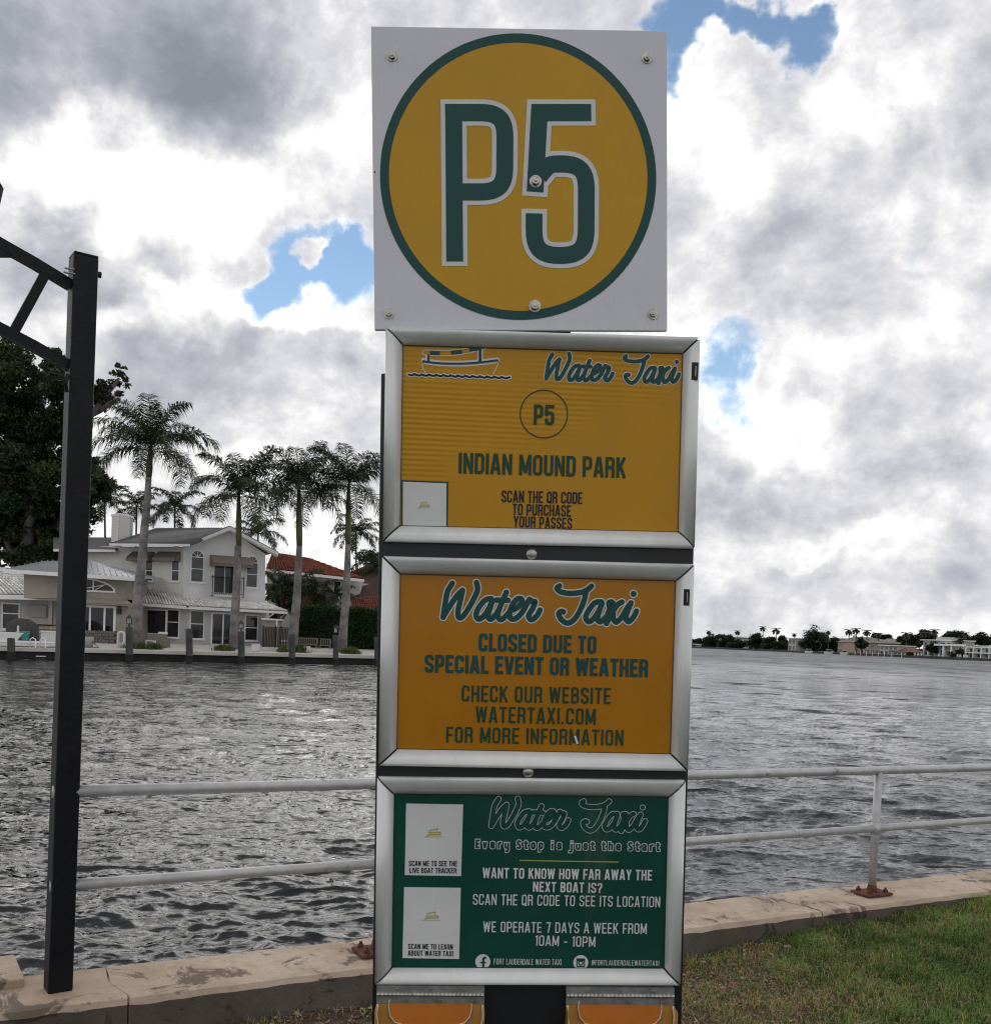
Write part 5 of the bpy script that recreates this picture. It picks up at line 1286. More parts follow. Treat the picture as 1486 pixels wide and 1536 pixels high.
def frond(parent, o, az, el, L, droop, nl=74, lw=.022, ll=.74, seed=0, name='frond', ragged=.2, mt=None, twist=0.0):
    """feather leaf: curved midrib and narrow leaflets hanging off both sides, one mesh"""
    rs = random.Random(seed); V = []; Fc = []; col = []
    d = Vector((math.cos(az), math.sin(az), 0)); side = Vector((-d.y, d.x, 0)); pts = []; p = Vector(o); e = el; n = 12
    for i in range(n + 1):
        pts.append(p.copy()); t = i / n; p = p + (d * math.cos(e) + Vector((0, 0, 1)) * math.sin(e)) * (L / n); e -= droop / n * (0.5 + 1.2 * t); e = max(e, -1.45)
    b0 = rs.uniform(.7, 1.25)
    for i in range(n):                      # midrib
        w = .035 * (1 - i / n) + .010; w2 = .035 * (1 - (i + 1) / n) + .008; k = len(V)
        up = Vector((0, 0, 1))
        V += [tuple(pts[i] - side * w), tuple(pts[i] + side * w), tuple(pts[i + 1] + side * w2), tuple(pts[i + 1] - side * w2), tuple(pts[i] - up * w), tuple(pts[i + 1] - up * w2)]
        Fc += [(k, k + 1, k + 2, k + 3), (k, k + 3, k + 5, k + 4), (k + 1, k + 4, k + 5, k + 2)]; col += [(1.5 * b0, 1.4 * b0, b0)] * 6
    for j in range(nl):
        t = .10 + .89 * (j + .5) / nl; f = t * n; i = min(int(f), n - 1); q = pts[i].lerp(pts[i + 1], f - i); ax = (pts[i + 1] - pts[i]).normalized(); upv = side.cross(ax).normalized(); upv = upv if upv.z > 0 else -upv
        for s in (-1, 1):
            if rs.random() < ragged * .3: continue
            l = ll * L * .42 * (math.sin(math.pi * min(1, t * .93 + .07)) ** .55 * .85 + .15) * rs.uniform(.75, 1.15)
            out = (side * s * rs.uniform(.75, 1) + ax * rs.uniform(.35, .75) + upv * rs.uniform(-.35, .45)).normalized()
            m1 = q + out * l * .5; tip = q + out * l * .9 + Vector((0, 0, -1)) * l * rs.uniform(.25, .60)
            wv = ax * (lw * L / 3.2 * rs.uniform(.8, 1.2)); k = len(V)
            V += [tuple(q - wv * .6), tuple(q + wv * .6), tuple(m1 + wv), tuple(m1 - wv), tuple(tip)]
            Fc += [(k, k + 1, k + 2, k + 3), (k + 3, k + 2, k + 4, k + 4)]; b = b0 * rs.uniform(.7, 1.3); col += [(b, b, b * .9)] * 5
    me = bpy.data.meshes.new(name); o0 = wloc(parent); me.from_pydata([(v[0] - o0.x, v[1] - o0.y, v[2] - o0.z) for v in V], [], [tuple(dict.fromkeys(f)) for f in Fc]); me.materials.append(mt or M_palmleaf)
    at = me.color_attributes.new('tint', 'FLOAT_COLOR', 'POINT'); c4 = np.ones((len(V), 4), dtype=np.float32); c4[:, :3] = np.array(col); at.data.foreach_set('color', c4.ravel())
    ob = bpy.data.objects.new(name, me); C.objects.link(ob); ob.parent = parent; return ob

def royal_palm(label, d, trunk, shaft_v, crown, fr_list, L, group='royal palms along the far bank', nf=20, seed=0, widths=(.42, .36, .26)):
    """trunk: photo points from foot to head, crown: photo point where the fronds spring"""
    foot = P(*trunk[0], d); z0 = gz(foot); foot.z = z0
    t = thing('royal_palm', label, 'palm tree', foot, group)
    pts = [foot - Vector((0, 0, .3))] + [P(u, v, d) for u, v in trunk[1:]]
    n = len(pts); rad = [widths[0] * 1.15] + [widths[0] + (widths[2] - widths[0]) * (i / (n - 1)) ** 1.0 + .05 * math.sin(math.pi * i / (n - 1)) for i in range(1, n)]
    cm = [];
    mb = MB(); mb.tube(pts, [r / 2 * 1.0 for r in rad], 14); mb.build('trunk', M_ptrunk, t, smooth=True)
    top = pts[-1]; cr = P(*crown, d)
    mb = MB(); mb.tube([top - (cr - top) * .02, top.lerp(cr, .2), top.lerp(cr, .6), cr], [widths[2] * .52, widths[2] * .60, widths[2] * .50, widths[2] * .30], 12); mb.build('crownshaft', M_shaft, t, smooth=True)
    rs = random.Random(seed)
    for k in range(nf):
        az = 2 * math.pi * (k / nf) + rs.uniform(-.2, .2); ring = k % 3
        el = (1.2, .75, .15)[ring] + rs.uniform(-.14, .14); frond(t, cr + Vector((0, 0, -.1 * ring)), az, el, L * rs.uniform(.85, 1.1), (1.2, 1.7, 1.75)[ring] * rs.uniform(.9, 1.2), seed=seed * 100 + k)
    for (az, el, l, dr) in fr_list: frond(t, cr, R(az), R(el), L * l, dr, seed=seed * 100 + 50 + int(az))
    return t
royal_palm('tallest royal palm, grey trunk standing left of the villa picture window', 74.5, [(208, 962), (205, 930), (207, 890), (213, 840), (217, 790), (221, 750), (223, 715)], 0, (226, 672), [(180, 50, 1.15, 1.4), (0, 40, 1.25, 1.8), (200, 20, 1.1, 1.3), (95, 85, .8, .5)], 4.6, seed=1, widths=(.80, .6, .42), nf=22)
royal_palm('royal palm in front of the villa french doors with one frond pointing up', 76.5, [(351, 967), (352, 930), (355, 880), (357, 820), (358, 818)], 0, (358, 742), [(60, 62, 1.3, .7), (-10, 20, 1.1, 1.5)], 4.7, seed=2, widths=(.72, .6, .40))
royal_palm('leaning royal palm at the right end of the villa, third from the left', 79.5, [(437, 974), (441, 940), (445, 900), (447, 860), (449, 818)], 0, (448, 733), [(120, 60, 1.1, 1.2), (10, 0, 1.0, .8)], 4.5, seed=3, widths=(.80, .62, .44))
royal_palm('royal palm standing by the dark hedge, nearest the signboard', 81.0, [(513, 974), (515, 940), (519, 900), (521, 850), (522, 815)], 0, (523, 727), [(30, 55, 1.2, 1.2), (160, 40, 1.1, 1.4)], 4.6, seed=4, widths=(.74, .6, .42))

def small_palm(label, u, v, ub, vb, d, L, seed, nf=14, group='smaller palms behind the villas', tr=.22, name='palm', cat='palm tree', zb=None, nl=50, lw=.042):
    cr = P(u, v, d); ft = P(ub, vb, d); ft.z = zb if zb is not None else 0
    t = thing(name, label, cat, ft, group); mb = MB(); mb.tube([ft - Vector((0, 0, .2)), ft.lerp(cr, .5) + Vector((.1, 0, 0)), cr], [tr * .6, tr * .5, tr * .4], 9); mb.build('trunk', M_darktrunk, t, smooth=True)
    rs = random.Random(seed)
    for k in range(nf):
        az = 2 * math.pi * k / nf + rs.uniform(-.2, .2); el = (1.0, .4, -.1)[k % 3] + rs.uniform(-.2, .2); frond(t, cr, az, el, L * rs.uniform(.8, 1.1), 1.5 * rs.uniform(.8, 1.2), nl=nl, lw=lw, ll=.6, seed=seed * 77 + k)
    return t
small_palm('bushy palm behind the villa roof right of the chimney', 262, 762, 262, 900, 105, 3.6, 11, nf=18)
small_palm('palm with drooping fronds just left of the chimney', 157, 752, 158, 900, 104, 3.2, 12)
small_palm('palm whose fronds arch over the chimney top', 205, 760, 200, 900, 108, 3.4, 13)
small_palm('slim palm between the second and third royal palms, behind the gable', 387, 800, 386, 900, 104, 3.6, 14, nf=12)
small_palm('short palm rising over the red tile roof right of the fourth royal palm', 534, 800, 534, 900, 122, 4.0, 15, nf=18)
small_palm('palm beside the signboard edge above the red roof', 566, 850, 566, 920, 116, 4.2, 16)
small_palm('low bushy palm against the cream wall under the red roof', 440, 885, 440, 930, 100, 3.6, 17, nf=20)
small_palm('low palm over the hedge between the third and fourth royal palms', 475, 890, 476, 930, 99, 3.0, 18, nf=16)
small_palm('low dark palm at the villa corner behind the skirt roof', 415, 880, 415, 930, 101, 2.8, 19, nf=14)
small_palm('low palm over the hedge just left of the fourth royal palm trunk', 500, 895, 500, 930, 98, 2.6, 20, nf=14)

def big_tree():
    base = P(30, 965, 92); base.z = 0
    t = thing('ficus_tree', 'huge dark ficus tree towering behind the left wing and black post', 'tree', base)
    d = 92; rs = random.Random(5)
    mb = MB(); mb.tube([base - Vector((0, 0, .4)), P(32, 900, d), P(38, 840, d), P(45, 780, d), P(40, 700, d)], [1.0, .8, .65, .5, .3], 12); mb.build('trunk', M_bark, t, smooth=True)
    limbs = [[(34, 880), (10, 812), (-30, 790)], [(36, 850), (75, 800), (110, 760)], [(42, 790), (75, 720), (100, 660), (125, 620)], [(40, 760), (15, 680), (5, 600), (8, 550)], [(44, 740), (60, 660), (80, 600)], [(105, 680), (135, 625), (160, 592), (178, 570)], [(118, 630), (150, 615), (178, 598)], [(20, 830), (60, 835), (100, 825)]]
    for L in limbs:
        pts = [P(u, v, d + rs.uniform(-1, 1)) for u, v in L]; mb = MB(); n = len(pts); mb.tube(pts, [.34 * (1 - i / n) + .05 for i in range(n)], 8); mb.build('limb', M_bark, t, smooth=True)
    pxm = d / F_PX; cl = []
    spots = [(-50, 560, 50), (0, 545, 34), (20, 590, 42), (40, 560, 20), (-20, 640, 60), (38, 640, 38), (15, 700, 50), (60, 700, 34), (80, 560, 18), (90, 600, 30), (75, 640, 26), (100, 640, 22), (70, 735, 36), (20, 770, 46), (60, 790, 34), (100, 780, 30), (125, 745, 26), (140, 720, 26), (128, 770, 22), (148, 735, 18), (105, 820, 24), (60, 835, 24), (15, 825, 34), (-40, 760, 60), (-40, 830, 40), (-80, 680, 60), (105, 590, 22), (135, 700, 20), (85, 535, 13), (100, 548, 16), (70, 840, 20), (30, 845, 16), (120, 650, 15), (60, 860, 12),
             (180, 560, 7), (174, 574, 8), (188, 568, 6), (190, 578, 5), (160, 578, 9), (150, 592, 12), (165, 595, 8), (178, 590, 6), (170, 560, 5), (140, 590, 12), (187, 552, 4), (176, 548, 4), (150, 575, 7), (155, 612, 7)]
    for (u, v, r) in spots:
        c = P(u, v, d + rs.uniform(-2.5, 2.5)); 
        if r < 12: cl.append((c, (r * pxm, r * pxm, r * pxm * .8), r * r * 1.6)); continue
        for k in range(16):
            q = c + Vector((rs.gauss(0, .5), rs.gauss(0, .5), rs.gauss(0, .5))) * r * pxm; s = r * pxm * rs.uniform(.28, .62); cl.append((q, (s, s, s * .7), s * s))
    mx = sum(c[2] for c in cl if True)
    leaf_cloud('crown', [(c, r, r[0] ** 2 + .04) for c, r, w in cl], 150000, .21, M_leaf, t, 3)
big_tree()
def mass_tree(label, pts, d, base_u, seed, n=9000, size=.2, name='broadleaf_tree', group=None, mt=None, base_z=0.0, trunkr=.3):
    base = P(base_u, 950, d); base.z = base_z; t = thing(name, label, 'tree', base, group); pxm = d / F_PX; rs = random.Random(seed); cl = []
    c0 = P(pts[0][0], pts[0][1], d); mb = MB(); mb.tube([base - Vector((0, 0, .3)), base.lerp(c0, .5), c0], [trunkr, trunkr * .8, trunkr * .4], 8); mb.build('trunk', M_bark, t, smooth=True)
    mb = MB()
    for (u, v, r) in pts: mb.tube([base.lerp(c0, .45), P(u, v, d)], [trunkr * .5, trunkr * .15], 6)
    o = mb.build('limbs', M_bark, t)
    for (u, v, r) in pts:
        c = P(u, v, d)
        for k in range(7):
            s = r * pxm * rs.uniform(.35, .6); cl.append((c + Vector((rs.gauss(0, .45), rs.gauss(0, .45), rs.gauss(0, .38))) * r * pxm, (s, s, s * .75), s * s))
    leaf_cloud('crown', cl, n, size, mt or M_leaf, t, seed); return t

# hedge behind the terrace
def hedge():
    a, b = P(446, 978, 86.5), P(640, 984, 90); base = (a + b) / 2; base.z = 0
    t = thing('hedge', 'tall dark clipped hedge right of the villa behind two royal palms', 'hedge', base)
    za = P(470, 912, 88).z
    mb = MB(); ax = Vector((b.x - a.x, b.y - a.y, 0)); L = ax.length; ax.normalize(); ay = Vector((-ax.y, ax.x, 0))
    mb.box(Vector(((a.x + b.x) / 2, (a.y + b.y) / 2, za / 2 - .2)) + ay * .9, (L - .2, 1.5, za - .1), (ax, ay, Vector((0, 0, 1)))); mb.build('branches', mat('hedge_core', (.008, .014, .007), 1), t)
    rs = random.Random(9); cl = []
    for i in range(260):
        f = rs.random(); z = rs.uniform(0, za * 1.0); q = Vector((a.x, a.y, 0)) + ax * (L * f) + ay * rs.uniform(-.1, .15) + Vector((0, 0, z)); cl.append((q, (.55, .22, .5), 1))
    for i in range(120): f = rs.random(); q = Vector((a.x, a.y, 0)) + ax * (L * f) + ay * rs.uniform(0, 1.6) + Vector((0, 0, za + rs.uniform(-.15, .12))); cl.append((q, (.5, .4, .22), .8))
    leaf_cloud('foliage', cl, 24000, .10, M_hedge, t, 4, shade=(.6, 1.3))
hedge()
mass_tree('dark round shrub tree between villa corner and red roofed house', [(415, 905, 16), (425, 890, 14), (408, 925, 14), (440, 905, 14)], 98, 418, 31, 5000, .14)
mass_tree('dark trees filling the gap behind the red roofs beside the signboard', [(560, 840, 18), (585, 850, 26), (610, 860, 26), (555, 870, 14)], 128, 580, 32, 6000, .2)

# ------------------------------------------------------------ things on the terrace
M_wood = mat('weathered_piling', (0.070, 0.075, 0.068), 0.95, var=.4, vscale=3, stretch=(1, 1, .3), bump=.6, bscale=8)
def piling(label, u, v0, v1, wpx, lantern=False):
    e = ray_edge(u, -1.1); Y = e.y
    f = At(u, Y, WZ); top = P(u, v0, Y)
    t = thing('mooring_post', label, 'mooring post', Vector((f.x, f.y, WZ)), 'mooring posts along the far bank'); r = wpx * Y / F_PX / 2
    mb = MB(); mb.tube([Vector((f.x, f.y, WZ - 1.5)), Vector((f.x, f.y, -.2)), Vector((top.x, top.y, top.z - .05)), top], [r * 1.05, r, r * .97, r * .8], 12); mb.build('timber', M_wood, t, smooth=False)
    mb = MB(); mb.tube([Vector((f.x, f.y, WZ - .1)), Vector((f.x, f.y, WZ + .45))], [r * 1.12, r * 1.08], 12); mb.build('waterline_growth', M_bwall, t)
    if lantern:
        l = thing('post_lantern', lantern, 'lantern', top, 'lanterns on the mooring posts')
        mb = MB(); mb.tube([top, top + Vector((0, 0, .18))], .05, 8); mb.tube([top + Vector((0, 0, .18)), top + Vector((0, 0, .22))], [.20, .20], 6); mb.tube([top + Vector((0, 0, .56)), top + Vector((0, 0, .60)), top + Vector((0, 0, .76)), top + Vector((0, 0, .82))], [.24, .22, .06, .02], 6); 
        for k in range(6): a = math.pi / 3 * k; q = top + Vector((math.cos(a) * .18, math.sin(a) * .18, .2)); mb.tube([q, q + Vector((0, 0, .38))], .014, 4)
        mb.build('cage', M_iron, l); mb = MB(); mb.tube([top + Vector((0, 0, .22)), top + Vector((0, 0, .55))], .12, 8); mb.build('glass', mat('lantern_glass', (.4, .42, .42), .2), l)
piling('short mooring post at the left photo edge in front of the white boat', 16.5, 957, 983, 11)
piling('mooring post with lantern in front of the tallest royal palm', 193.5, 940, 984, 10.5, 'black lantern on the mooring post before the tallest royal palm')
piling('mooring post in front of the lower villa window, second with no lantern', 283.5, 943, 986, 10.5)
piling('mooring post with lantern right of the second royal palm', 361.5, 947, 991, 10.5, 'black lantern on the mooring post by the villa right window')
piling('mooring post hiding the foot of the third royal palm', 437.5, 951, 997, 10)
piling('mooring post with lantern at the foot of the fourth royal palm', 503, 953, 993, 8.5, 'black lantern on the mooring post by the hedge')
piling('mooring post just left of the signboard', 565, 956, 1000, 8)

def shrub(label, u, v, wpx, hpx, off, seed, mt=None):
    e = ray_edge(u, off); z = gz(e); base = At(u, e.y, z); t = thing('shrub', label, 'shrub', base, 'low shrubs round the palm feet'); px = e.y / F_PX; rs = random.Random(seed)
    V = []; Fc = []; col = []
    for k in range(420):
        x = rs.gauss(0, .36) * wpx * px / 1.6; y = rs.gauss(0, .4); hh = hpx * px * rs.uniform(.4, 1.1) * math.exp(-(x / (wpx * px / 2)) ** 2 * .8); a = rs.uniform(0, 6.28); ln = rs.uniform(.1, .6) * hh
        p = base + Vector((x, y, -.03)); tip = p + Vector((math.cos(a) * ln, math.sin(a) * ln, hh)); w = Vector((math.cos(a + 1.57), math.sin(a + 1.57), 0)) * .022; k0 = len(V); V += [tuple(p - w), tuple(p + w), tuple(p.lerp(tip, .6) + w * 1.1 + Vector((0, 0, .06))), tuple(tip)]; Fc.append((k0, k0 + 1, k0 + 2, k0 + 3)); b = rs.uniform(.5, 1.3); col += [(b, b, b)] * 4
    npmesh('leaves', V, Fc, mt or M_shrub, parent=t, col=np.array(col))
shrub('low green shrub round the foot of the tallest royal palm', 205, 968, 44, 13, 2.2, 1); shrub('low green shrub beside the small white table', 232, 970, 24, 11, 2.0, 2)
shrub('low green shrub at the foot of the second royal palm', 336, 970, 34, 12, 2.4, 3); shrub('low green shrub left of the third royal palm foot', 424, 974, 14, 12, 2.4, 4); shrub('low green shrub right of the third royal palm foot', 452, 975, 26, 14, 2.4, 5); shrub('low green shrub right of the fourth royal palm foot', 525, 977, 32, 12, 2.2, 6)

M_wick = mat('grey_wicker', (0.17, 0.145, 0.12), 0.9, var=.25, vscale=12); M_cush = mat('white_cushion', (.6, .6, .58), .9); M_wht2 = mat('white_plastic', (.62, .62, .61), .5)
def terr(u, off): e = ray_edge(u, off); p = At(u, e.y, gz(e)); return p
def at_thing(name, label, cat, u, off, grp=None):
    p = terr(u, off); return thing(name, label, cat, p, grp), p
# wicker armchair by the picture window
t, p = at_thing('wicker_armchair', 'grey brown wicker armchair seen from behind before the picture window', 'armchair', 239, 4.6)
mb = MB(); mb.box(p + Vector((0, 0, .22)), (1.3, .9, .36)); mb.build('seat', M_wick, t, bevel=.03)
mb = MB(); mb.box(p + Vector((0, -.4, .5)), (1.34, .14, .96)); mb.build('backrest', M_wick, t, bevel=.03)
for s in (-1, 1): mb = MB(); mb.box(p + Vector((s * .6, .06, .36)), (.14, .8, .66)); mb.build('armrest', M_wick, t, bevel=.03)
mb = MB(); mb.box(p + Vector((.3, -.2, 1.02)), (.7, .2, .22)); mb.build('cushion', M_cush, t, bevel=.06)
t, p = at_thing('side_table', 'small white box table beside the wicker armchair', 'table', 226, 3.4)
mb = MB(); mb.box(p + Vector((0, 0, .5)), (.62, .5, .06)); mb.build('tabletop', M_wht2, t, bevel=.01)
for sx in (-1, 1):
    mb = MB(); mb.box(p + Vector((sx * .28, 0, .235)), (.06, .48, .47)); mb.build('side_panel', M_wht2, t)
mb = MB(); mb.box(p + Vector((0, .21, .235)), (.5, .04, .44)); mb.build('back_panel', M_wht2, t)
def white_box(label, u, off, s):
    t, p = at_thing('storage_cube', label, 'storage box', u, off, 'white cubes on the terrace')
    mb = MB(); mb.box(p + Vector((0, 0, s * .42)), (s * .96, s * .8, s * .84)); mb.build('body', M_wht2, t, bevel=.04)
    mb = MB(); mb.box(p + Vector((0, 0, s * .9)), (s, s * .84, s * .12)); mb.build('lid', M_wht2, t, bevel=.03)
white_box('white cube at the right corner of the villa', 383.5, 2.4, .58); white_box('white cube right of the third royal palm', 460, 2.2, .52)
# loungers of dark wicker seen over the wall before the pavilion
t, p = at_thing('stone_planter_wall', 'low grey stone block wall in front of the pavilion doors', 'wall', 151, 7.5)
Wp = Wall(129, p.y, 174, p.y + .4); a0, z0, a1, z1 = Wp.rect(119, 946, 174, 969); mb = MB(); z0 = p.z - .1; Wp.box(mb, a0, z0, a1, z1, -.3, -.03); mb.build('mortar_core', M_gap, t); rs = random.Random(2)
mst = mat('grey_stone_block', (.17, .15, .14), .9, var=.35, vscale=3)
for j in range(5):
    n = 9; hz = (z1 - z0) / 5
    for i in range(n):
        o_ = .5 * (j % 2); x0 = a0 + (a1 - a0) * max(0, (i - o_)) / n; x1 = a0 + (a1 - a0) * min(n, i + 1 - o_) / n
        if x1 - x0 < .05: continue
        mb = MB(); Wp.box(mb, x0 + .015, z0 + hz * j + .012, x1 - .015, z0 + hz * (j + 1) - .012, -.05, rs.uniform(.0, .05)); mb.build('stone', mst, t)
# white garden lantern / stool by the pavilion corner
t, p = at_thing('garden_stool', 'white arched stand beside the stone wall and first lantern post', 'stand', 181.5, 4.0)
for s in (-1, 1): mb = MB(); mb.box(p + Vector((s * .22, 0, .45)), (.09, .3, .9)); mb.build('leg', M_wht2, t)
mb = MB(); mb.tube([p + Vector((-.26 + .52 * k / 8, -.0, .9 + .17 * math.sin(math.pi * k / 8))) for k in range(9)], .08, 6); mb.build('arched_top', M_wht2, t)
t, p = at_thing('water_bucket', 'grey bucket with hose at the terrace edge by the black post', 'bucket', 133, 2.0)
mb = MB(); mb.tube([p, p + Vector((0, 0, .75))], [.28, .34], 14); mb.build('body', mat('grey_plastic', (.3, .29, .28), .7), t, smooth=True); mb = MB(); mb.tube([p + Vector((.2, -.1, .5)), p + Vector((.45, -.2, .3)), p + Vector((.8, -.3, .03)), p + Vector((.5, -.4, .03))], .03, 6); mb.build('hose', M_iron, t)
# garden chair, bench and low wall before the hedge
M_gchair = mat('silvered_teak', (.22, .20, .18), .9, var=.2)
def slat_bench(label, u, off, w, name, cat, h=.95):
    t, p = at_thing(name, label, cat, u, off)
    for k in range(int(w / .16)): mb = MB(); x = -w / 2 + .08 + k * w / int(w / .16); mb.box(p + Vector((x, .3, .72)), (.07, .03, .46)); mb.build('back_slat', M_gchair, t)
    for z, y, hh in ((.97, .3, .06), (.46, .3, .05), (.44, -.02, .05)): mb = MB(); mb.box(p + Vector((0, y, z)), (w, .06 if z != .44 else .5, hh)); mb.build('top_rail' if z > .9 else 'seat' if z == .44 else 'lower_rail', M_gchair, t)
    for sx in (-1, 1):
        for y in (-.22, .3): mb = MB(); mb.box(p + Vector((sx * (w / 2 - .03), y, .21 if y < 0 else .48)), (.06, .06, .42 if y < 0 else .96)); mb.build('leg', M_gchair, t)
slat_bench('grey slatted bench before the hedge beside the third royal palm', 455, 5.5, 2.2, 'garden_bench', 'bench'); slat_bench('grey slatted garden chair before the hedge between two palms', 487, 4.8, .9, 'garden_chair', 'chair')
t, p = at_thing('low_wall', 'low pale kerb wall along the planting bed before the hedge', 'wall', 450, 3.4)
mb = MB(); a, b = terr(392, 3.6), terr(500, 3.2); mb.bar(a + Vector((0, 0, .12)), b + Vector((0, 0, .12)), .25, .24); mb.build('coping', M_bcap, t)
# dark gate and fence between villa and hedge
t, p = at_thing('slatted_gate', 'dark slatted garden gate and fence between the villa and hedge', 'gate', 418, 8.0)
Wg = Wall(394, p.y - 1, 446, p.y); a0, z0, a1, z1 = Wg.rect(394.5, 941, 446, 972); z0 = p.z
mb = MB()
for f in (0, .36, .52, 1): Wg.box(mb, a0 + (a1 - a0) * f - .05, z0 - .1, a0 + (a1 - a0) * f + .05, z1 + .1, -.04, .04)
Wg.box(mb, a0, z1 - .06, a1, z1, -.03, .03); Wg.box(mb, a0, z0 + .1, a1, z0 + .16, -.03, .03); mb.build('gate_frame', M_iron, t)
md = mat('dark_brown_boards', (.035, .028, .024), .8, var=.2)
for k in range(22): mb = MB(); x = a0 + (a1 - a0) * (k + .5) / 22; Wg.box(mb, x - .05, z0 + .05, x + .05, z1 - .08, -.028, -.008); mb.build('slat', md, t)
t, p = at_thing('garden_shed', 'small tan shed wall with pale posts behind the dark gate', 'shed', 404, 11.0)
Ws = Wall(394, p.y, 414, p.y); mb = MB(); mb.prism([Ws.P(393, 930, 0), Ws.P(414, 931, 0), Ws.P(414, 972, 0), Ws.P(393, 972, 0)], (0, 2, 0)); mb.build('wall', M_tan, t); mb = MB(); mb.prism([Ws.P(392, 927, .3), Ws.P(416, 928.5, .3), Ws.P(416, 931, .3), Ws.P(392, 930, .3)], (0, 2.6, 0)); mb.build('roof', M_trim, t); mb = MB(); mb.tube([Ws.P(415, 972, .2), Ws.P(415, 931, .2)], .07, 8); mb.build('post', M_trim, t)

# outdoor kitchen: covered grill, stone counter
t, p = at_thing('covered_grill', 'large barbecue grill under a dark grey fitted cover on the left terrace', 'grill', 33, 6.0)
mb = MB(); rows = [(1.15, .45, 0), (1.1, .45, .9), (1.0, .42, 1.3), (.55, .30, 1.62), (.2, .15, 1.70)]; vs = [p + Vector((w_ * math.copysign(abs(math.cos(a)) ** .6, math.cos(a)), d_ * math.copysign(abs(math.sin(a)) ** .6, math.sin(a)), z_)) for (w_, d_, z_) in rows for a in [2 * math.pi * k / 16 for k in range(16)]]
mb.add(vs, [(j * 16 + k, j * 16 + (k + 1) % 16, (j + 1) * 16 + (k + 1) % 16, (j + 1) * 16 + k) for j in range(4) for k in range(16)] + [tuple(range(64, 80))]); mb.build('cover', mat('dark_grey_cover', (.055, .05, .052), .9, var=.2), t, smooth=True)
mb = MB(); mb.box(p + Vector((.25, 0, 1.72)), (.5, .2, .07)); mb.build('handle', M_steel, t)
t, p = at_thing('stone_counter', 'pale stone block outdoor counter with dark worktop left of the black post', 'counter', 70, 7.0)
Wc = Wall(52, p.y, 90, p.y); a0, z0, a1, z1 = Wc.rect(54, 938, 90, 962); z0 = p.z - .05; mb = MB(); Wc.box(mb, a0, z0, a1, z1 - .02, -.8, -.03); mb.build('core', M_gap, t); mst2 = mat('pale_stone_block', (.40, .33, .24), .9, var=.3, vscale=2)
for j in range(4):
    for i in range(5): mb = MB(); hz = (z1 - z0) / 4; o_ = .5 * (j % 2); x0 = a0 + (a1 - a0) * max(0, i - o_) / 5; x1 = a0 + (a1 - a0) * (min(5, i + 1 - o_)) / 5; Wc.box(mb, x0 + .015, z0 + hz * j + .015, x1 - .015, z0 + hz * (j + 1) - .03, -.06, rs.uniform(0, .04)); mb.build('stone', mst2, t)
mb = MB(); Wc.box(mb, a0 - .1, z1 - .02, a1 + .05, z1 + .06, -.85, .15); mb.build('worktop', mat('dark_worktop', (.03, .027, .025), .4), t, bevel=.02)
t, p = at_thing('white_cabinet', 'white storage bench with upright ribs below the stone counter', 'storage bench', 75, 2.6)
Wc = Wall(60, p.y, 92, p.y); a0, z0, a1, z1 = Wc.rect(61, 947, 92, 962); z0 = p.z; mb = MB(); Wc.box(mb, a0, z0, a1, z1 - .1, -.7, -.02); mb.build('body', M_wht2, t)
mb = MB(); Wc.box(mb, a0 - .04, z1 - .1, a1 + .04, z1, -.75, .04); mb.build('lid', M_wht2, t, bevel=.02)
for k in range(9): mb = MB(); x = a0 + (a1 - a0) * (k + .5) / 9; Wc.box(mb, x - .05, z0 + .05, x + .05, z1 - .13, -.02, .012); mb.build('rib', M_wht2, t)

